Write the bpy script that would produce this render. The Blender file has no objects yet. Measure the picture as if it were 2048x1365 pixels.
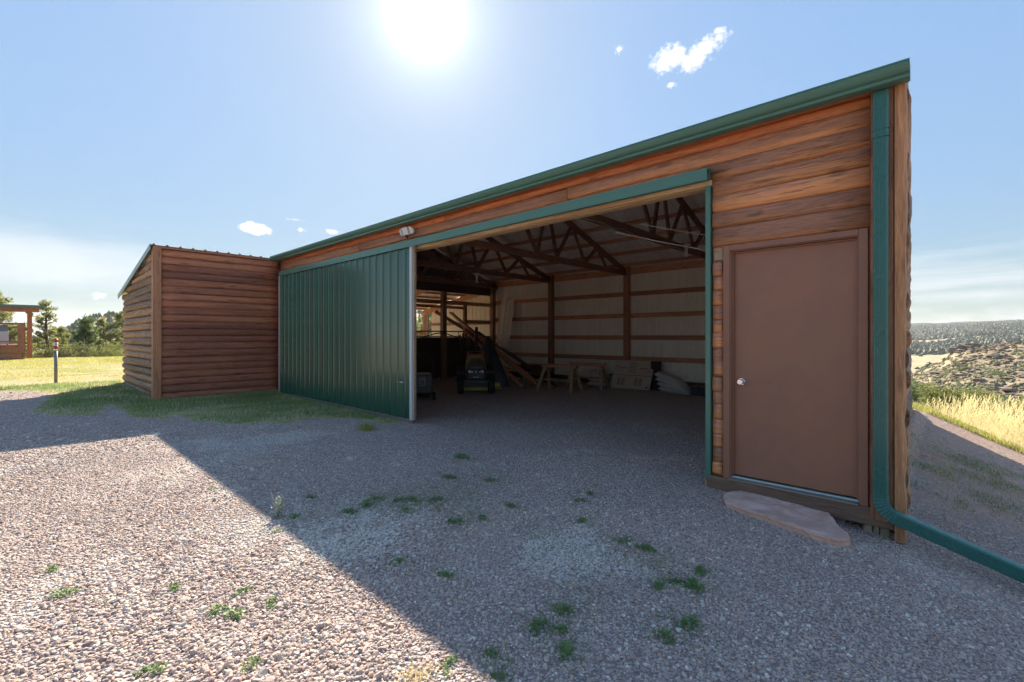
import bpy, math, random
import numpy as np
from mathutils import Vector, Matrix
S = bpy.context.scene
C = S.collection
R = math.radians
random.seed(7)
rng = np.random.default_rng(7)

# ------------------------------------------------------------------ camera
YAW = 42.95
cam_d = bpy.data.cameras.new('camera')
cam_d.sensor_width = 36.0
cam_d.lens = 925.0 / 2048.0 * 36.0
cam_d.shift_y = -10.5 / 2048.0
cam_d.clip_start = 0.05
cam_d.clip_end = 9000
cam = bpy.data.objects.new('camera', cam_d)
C.objects.link(cam)
cam.location = (0.2, -4.44, 1.40)
cam.rotation_euler = (R(90), 0, R(YAW))
S.camera = cam

# ------------------------------------------------------------------ world, sun, exposure
SUN = Vector((-0.665, 0.490, 0.563)).normalized()
SKY_STRENGTH = 0.11
SUN_STRENGTH = 4.3
EXPOSURE = 1.58
S.view_settings.view_transform = 'Standard'
S.view_settings.look = 'None'
S.view_settings.exposure = EXPOSURE
S.view_settings.gamma = 1.0
S.view_settings.use_curve_mapping = False
S.render.engine = 'CYCLES'
S.cycles.max_bounces = 14
S.cycles.diffuse_bounces = 10
S.cycles.glossy_bounces = 4
S.cycles.sample_clamp_indirect = 6
S.cycles.use_denoising = True
S.cycles.use_adaptive_sampling = True
S.cycles.adaptive_threshold = 0.02
try:
    S.cycles.denoiser = 'OPENIMAGEDENOISE'
except Exception:
    pass


class NT:
    """small helper for writing node trees"""
    def __init__(s, tree):
        s.t = tree; s.n = tree.nodes; s.l = tree.links

    def node(s, kind, **kw):
        nd = s.n.new(kind)
        for k, v in kw.items():
            setattr(nd, k, v)
        return nd

    def put(s, sock, v):
        if isinstance(v, bpy.types.NodeSocket):
            s.l.new(v, sock)
        elif isinstance(v, (tuple, list)) and sock.type == 'RGBA' and len(v) == 3:
            sock.default_value = (*v, 1)
        else:
            sock.default_value = v

    def m(s, op, a, b=0.0, c=0.0, clamp=False):
        nd = s.node('ShaderNodeMath', operation=op, use_clamp=clamp)
        s.put(nd.inputs[0], a); s.put(nd.inputs[1], b)
        if len(nd.inputs) > 2: s.put(nd.inputs[2], c)
        return nd.outputs[0]

    def vm(s, op, a, b=(0, 0, 0), sc=None):
        nd = s.node('ShaderNodeVectorMath', operation=op)
        s.put(nd.inputs[0], a); s.put(nd.inputs[1], b)
        if sc is not None: s.put(nd.inputs['Scale'], sc)
        return nd.outputs['Value'] if op in ('DOT_PRODUCT', 'LENGTH', 'DISTANCE') else nd.outputs[0]

    def mix(s, f, a, b, mode='MIX', clamp=True):
        nd = s.node('ShaderNodeMix', data_type='RGBA', blend_type=mode)
        nd.clamp_factor = clamp
        s.put(nd.inputs[0], f); s.put(nd.inputs[6], a); s.put(nd.inputs[7], b)
        return nd.outputs[2]

    def ramp(s, f, stops, interp='LINEAR'):
        nd = s.node('ShaderNodeValToRGB')
        cr = nd.color_ramp; cr.interpolation = interp
        while len(cr.elements) > 1: cr.elements.remove(cr.elements[-1])
        for i, (p, c) in enumerate(stops):
            e = cr.elements[0] if i == 0 else cr.elements.new(p)
            e.position = p
            e.color = (c, c, c, 1) if isinstance(c, (int, float)) else (*c, 1)
        s.put(nd.inputs[0], f)
        return nd.outputs[0]

    def maprange(s, v, a, b, c=0.0, d=1.0, smooth=True):
        nd = s.node('ShaderNodeMapRange')
        nd.interpolation_type = 'SMOOTHSTEP' if smooth else 'LINEAR'
        s.put(nd.inputs[0], v)
        for i, x in enumerate((a, b, c, d)): s.put(nd.inputs[i + 1], x)
        return nd.outputs[0]

    def noise(s, vec, scale=5, detail=4, rough=0.55, dist=0.0, w=None):
        nd = s.node('ShaderNodeTexNoise')
        if w is not None:
            nd.noise_dimensions = '4D'; s.put(nd.inputs['W'], w)
        s.put(nd.inputs['Vector'], vec)
        nd.inputs['Scale'].default_value = scale
        nd.inputs['Detail'].default_value = detail
        nd.inputs['Roughness'].default_value = rough
        nd.inputs['Distortion'].default_value = dist
        return nd.outputs['Fac']

    def scale(s, vec, v):
        return s.vm('MULTIPLY', vec, v)


world = bpy.data.worlds.new('World')
S.world = world
world.use_nodes = True
W = NT(world.node_tree)
W.n.clear()
sky = W.node('ShaderNodeTexSky', sky_type='NISHITA')
sky.sun_disc = False
sky.sun_elevation = math.asin(SUN.z)
sky.sun_rotation = math.atan2(SUN.x, SUN.y)
sky.altitude = 1300
sky.air_density = 0.9
sky.dust_density = 0.25
sky.ozone_density = 1.6
dirv = W.node('ShaderNodeTexCoord').outputs['Generated']
dn = W.vm('NORMALIZE', dirv)


fine_n = W.noise(dn, 62, 7, 0.66)
tiny_n = W.noise(dn, 210, 6, 0.66)
broad_n = W.noise(W.vm('MULTIPLY', dn, (1, 1, 4.0)), 7, 5, 0.6)


def cloud_mask(c, a, b, k=1.0, ns=1.0, soft=0.35, tilt=0.0, seed=0.0):
    c = Vector(c).normalized()
    u = c.cross(Vector((0, 0, 1))).normalized(); v = u.cross(c).normalized()
    if tilt:
        u, v = u * math.cos(tilt) + v * math.sin(tilt), v * math.cos(tilt) - u * math.sin(tilt)
    dc = W.vm('DOT_PRODUCT', dn, tuple(c))
    inv = W.m('DIVIDE', 1.0, W.m('MAXIMUM', dc, 0.05))
    du = W.m('MULTIPLY', W.vm('DOT_PRODUCT', dn, tuple(u)), inv)
    dv = W.m('MULTIPLY', W.vm('DOT_PRODUCT', dn, tuple(v)), inv)
    eu = W.m('DIVIDE', du, a); ev = W.m('DIVIDE', dv, b)
    rr = W.m('SQRT', W.m('ADD', W.m('MULTIPLY', eu, eu), W.m('MULTIPLY', ev, ev)))
    n = tiny_n if ns >= 80 else fine_n if ns > 30 else broad_n
    t = W.m('ADD', W.m('SUBTRACT', 1.0, rr), W.m('MULTIPLY', W.m('SUBTRACT', n, 0.5), k))
    t = W.m('MULTIPLY', t, W.m('GREATER_THAN', dc, 0.2))
    return W.maprange(t, 0.0, soft)


def vmax(*xs):
    o = xs[0]
    for x in xs[1:]: o = W.m('MAXIMUM', o, x)
    return o


px = 1 / 925.0
puffs = vmax(
    cloud_mask((-0.3555, 0.794, 0.4930), 0.041, 0.026, 2.2, 40, 0.7, 0.2),
    cloud_mask((-0.3200, 0.812, 0.4860), 0.034, 0.023, 2.3, 45, 0.75, 0.3),
    cloud_mask((-0.2930, 0.8140, 0.5010), 0.034, 0.019, 2.6, 45, 0.8, 0.5),
    cloud_mask((-0.428, 0.7419, 0.5161), 0.010, 0.0075, 3.0, 90, 1.1),
    cloud_mask((-0.3617, 0.8132, 0.4559), 0.012, 0.006, 3.0, 90, 1.1),
    cloud_mask((-0.9322, 0.3027, 0.1982), 0.031, 0.0125, 1.2, 60, 0.4, -0.12),
    cloud_mask((-0.9043, 0.375, 0.2041), 0.009, 0.005, 2.8, 90, 1.0),
    cloud_mask((-0.8813, 0.4257, 0.2051), 0.015, 0.006, 2.2, 90, 0.8),
    W.m('MULTIPLY', cloud_mask((-0.9060, 0.3640, 0.222), 0.024, 0.0025, 2.2, 110, 1.2), 0.5),
    W.m('MULTIPLY', cloud_mask((-0.9937, 0.0913, 0.0643), 0.012, 0.007, 3.0, 80, 1.2), 0.8),
)
# long thin veils low over the horizon
zc = W.node('ShaderNodeSeparateXYZ'); W.put(zc.inputs[0], dn)
flat = W.vm('MULTIPLY', dn, (1.0, 1.0, 9.0))
veil_n = W.noise(flat, 2.3, 7, 0.6, 0.4)
veil_h = W.m('MULTIPLY', W.maprange(zc.outputs[2], 0.02, 0.07), W.m('SUBTRACT', 1.0, W.maprange(zc.outputs[2], 0.10, 0.20)))
veil = W.m('MULTIPLY', W.maprange(veil_n, 0.42, 0.66), veil_h)
vl = W.m('MULTIPLY', cloud_mask((-0.9935, 0.020, 0.115), 0.28, 0.062, 0.9, 9, 0.9), 0.62)
vr = W.m('MULTIPLY', cloud_mask((0.0462, 0.9974, 0.0625), 0.14, 0.018, 1.2, 22, 1.0), 0.6)
cum_n = W.noise(W.vm('MULTIPLY', dn, (1, 1, 2.6)), 16, 6, 0.6)
cum_h = W.m('SUBTRACT', 1.0, W.maprange(zc.outputs[2], 0.02, 0.062))
lowc = W.m('MULTIPLY', W.m('MULTIPLY', W.maprange(cum_n, 0.42, 0.60), cum_h), 0.5)
veils = vmax(W.m('MULTIPLY', veil, 0.55), vl, vr, lowc)
# sunlit air round the sun
t = W.m('MAXIMUM', W.vm('DOT_PRODUCT', dn, tuple(SUN)), 0.0)
glow = W.m('ADD', W.m('MULTIPLY', W.m('POWER', t, 1300.0), 9.0), W.m('ADD', W.m('MULTIPLY', W.m('POWER', t, 170.0), 1.4), W.m('MULTIPLY', W.m('POWER', t, 16.0), 0.42)))
lum = W.vm('DOT_PRODUCT', sky.outputs[0], (0.2126, 0.7152, 0.0722))
sk = W.vm('SCALE', sky.outputs[0], (0, 0, 0), W.m('DIVIDE', 3.75, W.m('ADD', 1.0, W.m('MULTIPLY', lum, 2.1))))
base = W.mix(1.0, sk, W.vm('SCALE', (1.0, 0.97, 0.92), (0, 0, 0), glow), 'ADD')
hsv = W.node('ShaderNodeHueSaturation'); hsv.inputs['Saturation'].default_value = 0.98
W.put(hsv.inputs['Color'], W.vm('MULTIPLY', base, (1.0, 1.03, 0.94)))
CL = 3.2
col = W.mix(veils, hsv.outputs[0], (CL * 0.93, CL * 0.97, CL * 1.0))
col = W.mix(puffs, col, (CL * 1.25, CL * 1.25, CL * 1.25))
world.cycles.sampling_method = 'MANUAL'
world.cycles.sample_map_resolution = 512
bg = W.node('ShaderNodeBackground')
W.put(bg.inputs[0], col); bg.inputs[1].default_value = SKY_STRENGTH
wo = W.node('ShaderNodeOutputWorld'); W.l.new(bg.outputs[0], wo.inputs[0])

sun_d = bpy.data.lights.new('sun', 'SUN')
sun_d.energy = SUN_STRENGTH
sun_d.angle = R(0.53)
sun_d.color = (1.0, 0.87, 0.70)
sun = bpy.data.objects.new('sun', sun_d)
C.objects.link(sun)
sun.rotation_euler = SUN.to_track_quat('Z', 'Y').to_euler()
sun.location = (-20, 15, 20)

# ------------------------------------------------------------------ materials
MATS = {}


def mat(name):
    m = bpy.data.materials.new(name); m.use_nodes = True
    t = NT(m.node_tree); t.n.clear()
    bs = t.node('ShaderNodeBsdfPrincipled'); out = t.node('ShaderNodeOutputMaterial')
    t.l.new(bs.outputs[0], out.inputs[0])
    t.bs = bs; MATS[name] = m
    return m, t


def fin(t, col, rough=0.7, bump=None, bstr=0.3, bdist=0.01, metal=0.0, spec=None):
    t.put(t.bs.inputs['Base Color'], col)
    t.put(t.bs.inputs['Roughness'], rough)
    t.put(t.bs.inputs['Metallic'], metal)
    if spec is not None: t.bs.inputs['Specular IOR Level'].default_value = spec
    if bump is not None:
        b = t.node('ShaderNodeBump'); b.inputs['Strength'].default_value = bstr
        b.inputs['Distance'].default_value = bdist
        t.put(b.inputs['Height'], bump); t.l.new(b.outputs[0], t.bs.inputs['Normal'])


def wood(name, dark, light, accent=None, acc=0.4, rough=0.65, along='X', knots=0.5, grain=1.0, streak=0.5, low_bias=0.0):
    """sawn or round wood: long grain, stain that varies from piece to piece, knots, weathered streaks"""
    m, t = mat(name)
    co = t.node('ShaderNodeTexCoord').outputs['Object']
    rnd = t.node('ShaderNodeObjectInfo').outputs['Random']
    sc = {'X': (1, 14, 14), 'Y': (14, 1, 14), 'Z': (14, 14, 1)}[along]
    sc2 = {'X': (0.8, 5, 5), 'Y': (5, 0.8, 5), 'Z': (5, 5, 0.8)}[along]
    off = t.m('MULTIPLY', rnd, 37.0)
    fine = t.noise(t.scale(co, sc), 9 * grain, 5, 0.65, 0.3, off)
    broad = t.noise(t.scale(co, sc2), 1.1, 4, 0.6, 0.6, off)
    col = t.mix(t.maprange(fine, 0.32, 0.70), dark, light)
    if accent:
        f = t.m('ADD', broad, t.m('MULTIPLY', t.m('SUBTRACT', rnd, 0.5), 0.25))
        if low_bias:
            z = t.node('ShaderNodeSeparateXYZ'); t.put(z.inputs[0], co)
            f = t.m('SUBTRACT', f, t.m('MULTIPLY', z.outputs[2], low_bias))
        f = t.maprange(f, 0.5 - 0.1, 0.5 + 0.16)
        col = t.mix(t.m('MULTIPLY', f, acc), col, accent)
    vo = t.node('ShaderNodeTexVoronoi'); vo.inputs['Scale'].default_value = 1.0
    cmb = t.node('ShaderNodeCombineXYZ')
    for q_, f_ in enumerate((91.3, 53.7, 17.9)): t.put(cmb.inputs[q_], t.m('MULTIPLY', rnd, f_))
    t.put(vo.inputs['Vector'], t.vm('ADD', t.scale(co, {'X': (2.2, 9, 9), 'Y': (9, 2.2, 9), 'Z': (9, 9, 2.2)}[along]), cmb.outputs[0]))
    kn = t.maprange(vo.outputs['Distance'], 0.10, 0.24, 1.0, 0.0)
    col = t.mix(t.m('MULTIPLY', kn, knots), col, tuple(c * 0.35 for c in dark))
    crack = t.noise(t.scale(co, {'X': (0.5, 15, 15), 'Y': (15, 0.5, 15), 'Z': (15, 15, 0.5)}[along]), 3.0, 3, 0.5, 0.3, off)
    ck = t.maprange(t.m('ABSOLUTE', t.m('SUBTRACT', crack, 0.44)), 0.006, 0.026, 1.0, 0.0)
    ck = t.m('MULTIPLY', ck, t.maprange(broad, 0.42, 0.56))
    col = t.mix(t.m('MULTIPLY', ck, streak), col, tuple(c * 0.3 for c in dark))
    mid = t.noise(t.scale(co, {'X': (0.9, 24, 24), 'Y': (24, 0.9, 24), 'Z': (24, 24, 0.9)}[along]), 1.5, 4, 0.7, 0.4, off)
    col = t.mix(t.maprange(mid, 0.50, 0.68, 0.0, 0.42), col, tuple(c * 0.42 for c in dark))
    col = t.mix(t.maprange(mid, 0.46, 0.30, 0.0, 0.45), col, tuple(min(.9, c * 1.55) for c in light))
    val = t.m('ADD', 0.75, t.m('MULTIPLY', rnd, 0.5))
    col = t.mix(1.0, col, t.node_rgb(val), 'MULTIPLY')
    h = t.m('SUBTRACT', t.m('ADD', fine, t.m('MULTIPLY', broad, 0.5)), t.m('MULTIPLY', ck, 0.8))
    fin(t, col, rough, h, 0.5, 0.006)
    return m


def node_rgb(s, v):
    c = s.node('ShaderNodeCombineColor')
    for i in range(3): s.put(c.inputs[i], v)
    return c.outputs[0]


NT.node_rgb = node_rgb
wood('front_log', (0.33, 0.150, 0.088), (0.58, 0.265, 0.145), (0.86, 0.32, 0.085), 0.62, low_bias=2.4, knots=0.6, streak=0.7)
wood('frieze_wood', (0.55, 0.16, 0.05), (0.80, 0.27, 0.08), (0.34, 0.13, 0.07), 0.4)
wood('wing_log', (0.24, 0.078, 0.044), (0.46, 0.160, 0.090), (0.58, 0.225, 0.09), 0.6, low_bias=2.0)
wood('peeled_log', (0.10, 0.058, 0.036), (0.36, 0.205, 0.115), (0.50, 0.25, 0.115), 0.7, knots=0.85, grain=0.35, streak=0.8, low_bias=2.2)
wood('corner_board', (0.30, 0.125, 0.066), (0.52, 0.23, 0.115), (0.58, 0.27, 0.11), 0.5, along='Z')
wood('post_wood', (0.38, 0.165, 0.07), (0.60, 0.29, 0.125), (0.3, 0.14, 0.07), 0.5, along='Z')
wood('sill_wood', (0.085, 0.05, 0.034), (0.18, 0.105, 0.068), (0.22, 0.13, 0.075), 0.4)
wood('header_wood', (0.62, 0.38, 0.18), (0.82, 0.60, 0.34), (0.52, 0.27, 0.12), 0.6)
wood('inner_wood', (0.38, 0.18, 0.10), (0.60, 0.31, 0.18), (0.50, 0.21, 0.11), 0.6)
wood('inner_wood_y', (0.38, 0.18, 0.10), (0.60, 0.31, 0.18), (0.50, 0.21, 0.11), 0.6, along='Y')
wood('inner_wood_z', (0.27, 0.125, 0.08), (0.44, 0.21, 0.13), (0.38, 0.16, 0.09), 0.5, along='Z')
wood('truss_wood', (0.15, 0.068, 0.045), (0.28, 0.13, 0.08), (0.2, 0.085, 0.05), 0.5, along='Y')
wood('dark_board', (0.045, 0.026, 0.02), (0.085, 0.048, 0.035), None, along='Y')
wood('pale_wood', (0.30, 0.19, 0.11), (0.50, 0.34, 0.20), (0.22, 0.12, 0.07), 0.4)
wood('grey_wood', (0.14, 0.11, 0.09), (0.30, 0.25, 0.21), None)
wood('stub_wood', (0.20, 0.16, 0.10), (0.42, 0.34, 0.22), (0.14, 0.11, 0.07), 0.5, along='Z')
wood('deck_wood', (0.32, 0.12, 0.05), (0.55, 0.22, 0.09), (0.26, 0.10, 0.05), 0.5, along='Y')
wood('deck_post_wood', (0.30, 0.11, 0.065), (0.46, 0.18, 0.10), None, along='Z')
wood('bark', (0.06, 0.045, 0.035), (0.17, 0.12, 0.09), None, along='Z')


def paint(name, col, rough=0.35, dirt=0.12, bs=0.04, metal=0.0, scale=3.0, spec=None):
    m, t = mat(name)
    co = t.node('ShaderNodeTexCoord').outputs['Object']
    n = t.noise(co, scale, 6, 0.65)
    n2 = t.noise(co, 90, 2, 0.6)
    c = t.mix(t.m('MULTIPLY', t.maprange(n, 0.35, 0.75), dirt * 2), col, tuple(min(1, x * 0.6 + 0.035) for x in col))
    r = t.m('ADD', rough - 0.06, t.m('MULTIPLY', n, 0.14))
    fin(t, c, r, t.m('ADD', n, t.m('MULTIPLY', n2, 0.15)), bs, 0.02, metal, spec)
    return m


paint('green_metal', (0.075, 0.19, 0.135), 0.30, 0.2, 0.04)
paint('teal_metal', (0.042, 0.170, 0.138), 0.26, 0.12, 0.03, spec=0.7)
paint('door_green', (0.018, 0.085, 0.052), 0.16, 0.03, 0.03, scale=1.2, spec=0.8)
paint('cream_metal', (0.62, 0.62, 0.60), 0.4)
paint('brown_door', (0.33, 0.140, 0.078), 0.5, 0.30, 0.10, scale=2.4)
paint('brown_trim', (0.29, 0.125, 0.07), 0.55, 0.25, 0.06, scale=5)
paint('threshold_metal', (0.42, 0.47, 0.44), 0.3, 0.3, metal=0.8)
paint('chrome', (0.75, 0.75, 0.76), 0.15, 0.05, metal=1.0)
paint('black_plastic', (0.016, 0.017, 0.020), 0.45)
paint('rubber', (0.018, 0.018, 0.018), 0.8)
paint('hood_green', (0.085, 0.095, 0.075), 0.35)
paint('yellow_paint', (0.62, 0.40, 0.03), 0.4, 0.3)
paint('seat_orange', (0.50, 0.22, 0.05), 0.5)
paint('lamp_glass', (0.75, 0.75, 0.78), 0.15)
paint('white_plastic', (0.72, 0.70, 0.66), 0.4)
paint('tan_metal', (0.84, 0.77, 0.67), 0.4, 0.15)
paint('roof_metal', (0.78, 0.73, 0.69), 0.45, 0.2)
paint('brown_metal', (0.16, 0.095, 0.06), 0.5, 0.3)
paint('sack', (0.62, 0.60, 0.58), 0.55, 0.25, 0.2, scale=8)
paint('cardboard', (0.50, 0.40, 0.31), 0.8, 0.15, scale=4)
paint('print_red', (0.30, 0.10, 0.07), 0.8)
paint('print_dark', (0.06, 0.055, 0.05), 0.8)
paint('dark_red', (0.12, 0.018, 0.014), 0.45, 0.3)
paint('tarp', (0.028, 0.032, 0.050), 0.35, 0.3, 0.3, scale=6)
paint('tube_steel', (0.03, 0.03, 0.033), 0.4)
paint('galvanised', (0.22, 0.23, 0.23), 0.45, metal=0.6)
paint('reflective_white', (0.75, 0.74, 0.70), 0.4, 0.15)
paint('reflective_red', (0.42, 0.045, 0.025), 0.4, 0.25)
paint('grill_white', (0.62, 0.60, 0.60), 0.4)
paint('cord_white', (0.6, 0.57, 0.5), 0.6)

m, t = mat('sandstone')
co = t.node('ShaderNodeTexCoord').outputs['Object']
n1 = t.noise(t.scale(co, (2.0, 2.0, 9.0)), 2.6, 7, 0.65, 0.5); n2 = t.noise(co, 30, 5, 0.65); n3 = t.noise(co, 7, 3)
c = t.mix(t.maprange(n1, 0.35, 0.68), (0.52, 0.33, 0.27), (0.74, 0.55, 0.48))
c = t.mix(t.m('MULTIPLY', t.maprange(n3, 0.5, 0.7), 0.45), c, (0.60, 0.35, 0.25))
c = t.mix(t.maprange(n2, 0.27, 0.34, 0.6, 0.0), c, (0.10, 0.07, 0.06))
c = t.mix(t.maprange(t.noise(co, 3.2, 5, 0.7), 0.50, 0.62, 0, 0.5), c, (0.40, 0.26, 0.22))
zz_ = t.node('ShaderNodeSeparateXYZ'); t.put(zz_.inputs[0], t.node('ShaderNodeNewGeometry').outputs['Normal'])
c = t.mix(t.maprange(zz_.outputs[2], 0.75, 0.3, 0, 0.7), c, (0.62, 0.33, 0.22))
fin(t, c, 0.85, t.m('ADD', n1, t.m('MULTIPLY', n2, 0.35)), 0.7, 0.012)

# loose stones: every stone its own colour
STONES = [(0.0, (0.26, 0.20, 0.185)), (0.14, (0.36, 0.275, 0.26)), (0.30, (0.49, 0.38, 0.35)), (0.46, (0.58, 0.46, 0.40)),
          (0.60, (0.42, 0.36, 0.355)), (0.74, (0.60, 0.51, 0.44)), (0.86, (0.52, 0.33, 0.25)), (0.93, (0.68, 0.62, 0.54)), (0.985, (0.80, 0.77, 0.72))]


def white_patches(t, pos):
    n = t.noise(pos, 0.75, 3, 0.6)
    n2 = t.noise(pos, 3.4, 2, 0.5)
    f = t.m('ADD', n, t.m('MULTIPLY', n2, 0.35))
    for c_, r_ in (((-2.75, -2.95, 0), 1.1), ((-1.55, -1.95, 0), 0.75), ((-6.5, -2.6, 0), 1.6)):
        d = t.node('ShaderNodeVectorMath', operation='DISTANCE'); t.put(d.inputs[0], t.vm('MULTIPLY', pos, (1, 1, 0))); d.inputs[1].default_value = c_
        f = t.m('ADD', f, t.maprange(d.outputs['Value'], 0.0, r_, 0.22, 0.0))
    return t.maprange(f, 0.72, 0.92)


def tone(t, pos):
    return t.maprange(t.noise(pos, 0.35, 3, 0.5), 0.3, 0.7, 0.0, 1.0)


m, t = mat('stone')
geo = t.node('ShaderNodeNewGeometry')
rnd = t.node('ShaderNodeObjectInfo').outputs['Random']
oi = t.node('ShaderNodeObjectInfo')
pos = oi.outputs['Location']
c = t.ramp(rnd, STONES)
r2 = t.m('FRACT', t.m('MULTIPLY', rnd, 47.3))
wp = white_patches(t, geo.outputs['Position'])
c = t.mix(t.m('MULTIPLY', t.m('GREATER_THAN', t.m('MULTIPLY', wp, 0.8), r2), 0.75), c, (0.78, 0.74, 0.68))
c = t.mix(t.m('MULTIPLY', tone(t, geo.outputs['Position']), 0.30), c, (0.52, 0.38, 0.33))
n = t.noise(geo.outputs['Position'], 160, 3, 0.6)
c = t.mix(t.maprange(n, 0.4, 0.75, 0.0, 0.35), c, (0.16, 0.12, 0.11))
c = t.mix(1.0, c, (1.0, 0.985, 0.925), 'MULTIPLY')
fin(t, c, 0.75, n, 0.25, 0.003)

# the ground sheet
m, t = mat('ground_cover')
geo = t.node('ShaderNodeNewGeometry'); P = geo.outputs['Position']


def attr(nm):
    a = t.node('ShaderNodeAttribute'); a.attribute_name = nm
    return a.outputs['Fac']


def pebble(sc, rnd_in=1.0):
    v = t.node('ShaderNodeTexVoronoi'); v.inputs['Scale'].default_value = sc
    v.inputs['Randomness'].default_value = rnd_in
    t.put(v.inputs['Vector'], t.vm('MULTIPLY', P, (1, 1, 0.3)))
    s = t.node('ShaderNodeSeparateColor'); t.put(s.inputs[0], v.outputs['Color'])
    return v.outputs['Distance'], s.outputs[0], s.outputs[1]


d1, c1, c1b = pebble(60.0)
gc = t.ramp(c1, STONES)
wp = white_patches(t, P)
gc = t.mix(t.m('MULTIPLY', t.m('GREATER_THAN', t.m('MULTIPLY', wp, 0.8), c1b), 0.75), gc, (0.78, 0.74, 0.68))
gc = t.mix(t.m('MULTIPLY', tone(t, P), 0.30), gc, (0.46, 0.33, 0.29))
gap = t.maprange(d1, 0.42, 0.75)
gc = t.mix(t.m('MULTIPLY', gap, 0.8), gc, (0.16, 0.125, 0.11))
dirt_n = t.noise(P, 1.3, 6, 0.65)
dirt_c = t.mix(t.maprange(t.noise(P, 22, 5, 0.7), 0.3, 0.7), (0.29, 0.185, 0.14), (0.56, 0.385, 0.30))
px_ = t.node('ShaderNodeSeparateXYZ'); t.put(px_.inputs[0], P)
dirt_c = t.mix(t.maprange(px_.outputs[0], -0.2, -1.2), dirt_c, t.mix(t.maprange(t.noise(P, 22, 5, 0.7), 0.3, 0.7), (0.28, 0.245, 0.235), (0.52, 0.46, 0.43)))
dirt_f = t.m('MULTIPLY', attr('dirt'), t.maprange(dirt_n, 0.25, 0.60), clamp=True)
gc = t.mix(dirt_f, gc, dirt_c)
# lawn soil and mown grass
ln = t.noise(P, 0.55, 5, 0.6); lf = t.noise(P, 24, 5, 0.75); lm = t.noise(t.vm('MULTIPLY', P, (1, 0.35, 1)), 2.2, 4, 0.6)
grass = t.mix(t.maprange(lf, 0.3, 0.7), (0.17, 0.20, 0.035), (0.36, 0.37, 0.075))
dry = t.mix(t.maprange(lf, 0.3, 0.7), (0.38, 0.31, 0.15), (0.62, 0.52, 0.29))
lawn = t.mix(t.maprange(t.m('ADD', t.m('MULTIPLY', lm, 0.6), t.m('MULTIPLY', ln, 0.4)), 0.38, 0.56), grass, dry)
lawn_f = t.maprange(t.m('ADD', attr('lawn'), t.m('MULTIPLY', t.m('SUBTRACT', t.noise(P, 3.5, 5, 0.65), 0.5), 0.55)), 0.42, 0.56)
gc = t.mix(lawn_f, gc, lawn)
# dry open slopes, brush and rock farther off
fn = t.noise(P, 0.03, 8, 0.68); fb = t.noise(P, 0.22, 6, 0.7); fs = t.noise(P, 0.9, 5, 0.7)
meadow = t.mix(t.maprange(fn, 0.3, 0.7), (0.30, 0.255, 0.135), (0.42, 0.36, 0.21))
meadow = t.mix(t.maprange(fb, 0.56, 0.70, 0, 0.45), meadow, (0.16, 0.15, 0.07))
gc = t.mix(attr('open'), gc, meadow)
rk = t.mix(t.maprange(fb, 0.35, 0.65), (0.14, 0.108, 0.075), (0.38, 0.285, 0.19))
rk = t.mix(t.maprange(fs, 0.52, 0.60), rk, (0.12, 0.125, 0.055))
rk = t.mix(t.maprange(t.noise(P, 0.5, 4, 0.6), 0.60, 0.68), rk, (0.42, 0.30, 0.20))
gc = t.mix(attr('rocky'), gc, rk)
fo = t.mix(t.maprange(fb, 0.35, 0.62), (0.040, 0.052, 0.030), (0.105, 0.11, 0.06))
fo = t.mix(t.maprange(fn, 0.56, 0.63), fo, (0.33, 0.28, 0.17))
gc = t.mix(attr('forest'), gc, fo)
near = t.m('SUBTRACT', 1.0, t.m('MAXIMUM', attr('open'), t.m('MAXIMUM', attr('rocky'), attr('forest'))), clamp=True)
hgt = t.m('MULTIPLY', t.m('ADD', t.m('MULTIPLY', t.m('SUBTRACT', 1.0, t.maprange(d1, 0.0, 0.75, smooth=False)), t.m('SUBTRACT', 1.0, t.m('MULTIPLY', dirt_f, 0.7))), t.m('MULTIPLY', lf, 0.25)), near)
fin(t, gc, 0.88, hgt, 0.9, 0.02)
m_ground = m


def leaf(name, a, b, trans=0.25, hsc=1.2, rough=0.6):
    m, t = mat(name)
    geo = t.node('ShaderNodeNewGeometry')
    n = t.noise(geo.outputs['Position'], hsc, 3, 0.6)
    rr = geo.outputs['Random Per Island']
    f = t.m('ADD', t.m('MULTIPLY', t.maprange(n, 0.3, 0.7), 0.5), t.m('MULTIPLY', rr, 0.5))
    c = t.mix(f, a, b)
    fin(t, c, rough)
    tr = t.node('ShaderNodeBsdfTranslucent'); t.put(tr.inputs[0], t.mix(0.5, c, tuple(min(1, x * 1.6) for x in b)))
    ms = t.node('ShaderNodeMixShader'); ms.inputs[0].default_value = trans
    t.l.new(t.bs.outputs[0], ms.inputs[1]); t.l.new(tr.outputs[0], ms.inputs[2])
    out = [x for x in t.n if x.type == 'OUTPUT_MATERIAL'][0]
    t.l.new(ms.outputs[0], out.inputs[0])
    return m


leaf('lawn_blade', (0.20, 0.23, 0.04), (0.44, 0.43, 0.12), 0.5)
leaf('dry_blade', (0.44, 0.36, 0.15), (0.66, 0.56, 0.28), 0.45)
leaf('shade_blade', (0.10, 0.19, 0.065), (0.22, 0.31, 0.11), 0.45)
leaf('tall_dry', (0.56, 0.41, 0.17), (0.84, 0.68, 0.36), 0.5)
leaf('weed_leaf', (0.075, 0.17, 0.05), (0.19, 0.31, 0.085), 0.4, 6)
leaf('sprig_leaf', (0.20, 0.26, 0.20), (0.34, 0.38, 0.28), 0.3, 6)
leaf('pine_needle', (0.10, 0.14, 0.04), (0.33, 0.34, 0.12), 0.45, 1.5)
leaf('dark_pine_needle', (0.05, 0.095, 0.035), (0.17, 0.23, 0.085), 0.4, 1.5)
leaf('juniper_leaf', (0.09, 0.12, 0.03), (0.27, 0.29, 0.09), 0.4, 1.0)
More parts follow.
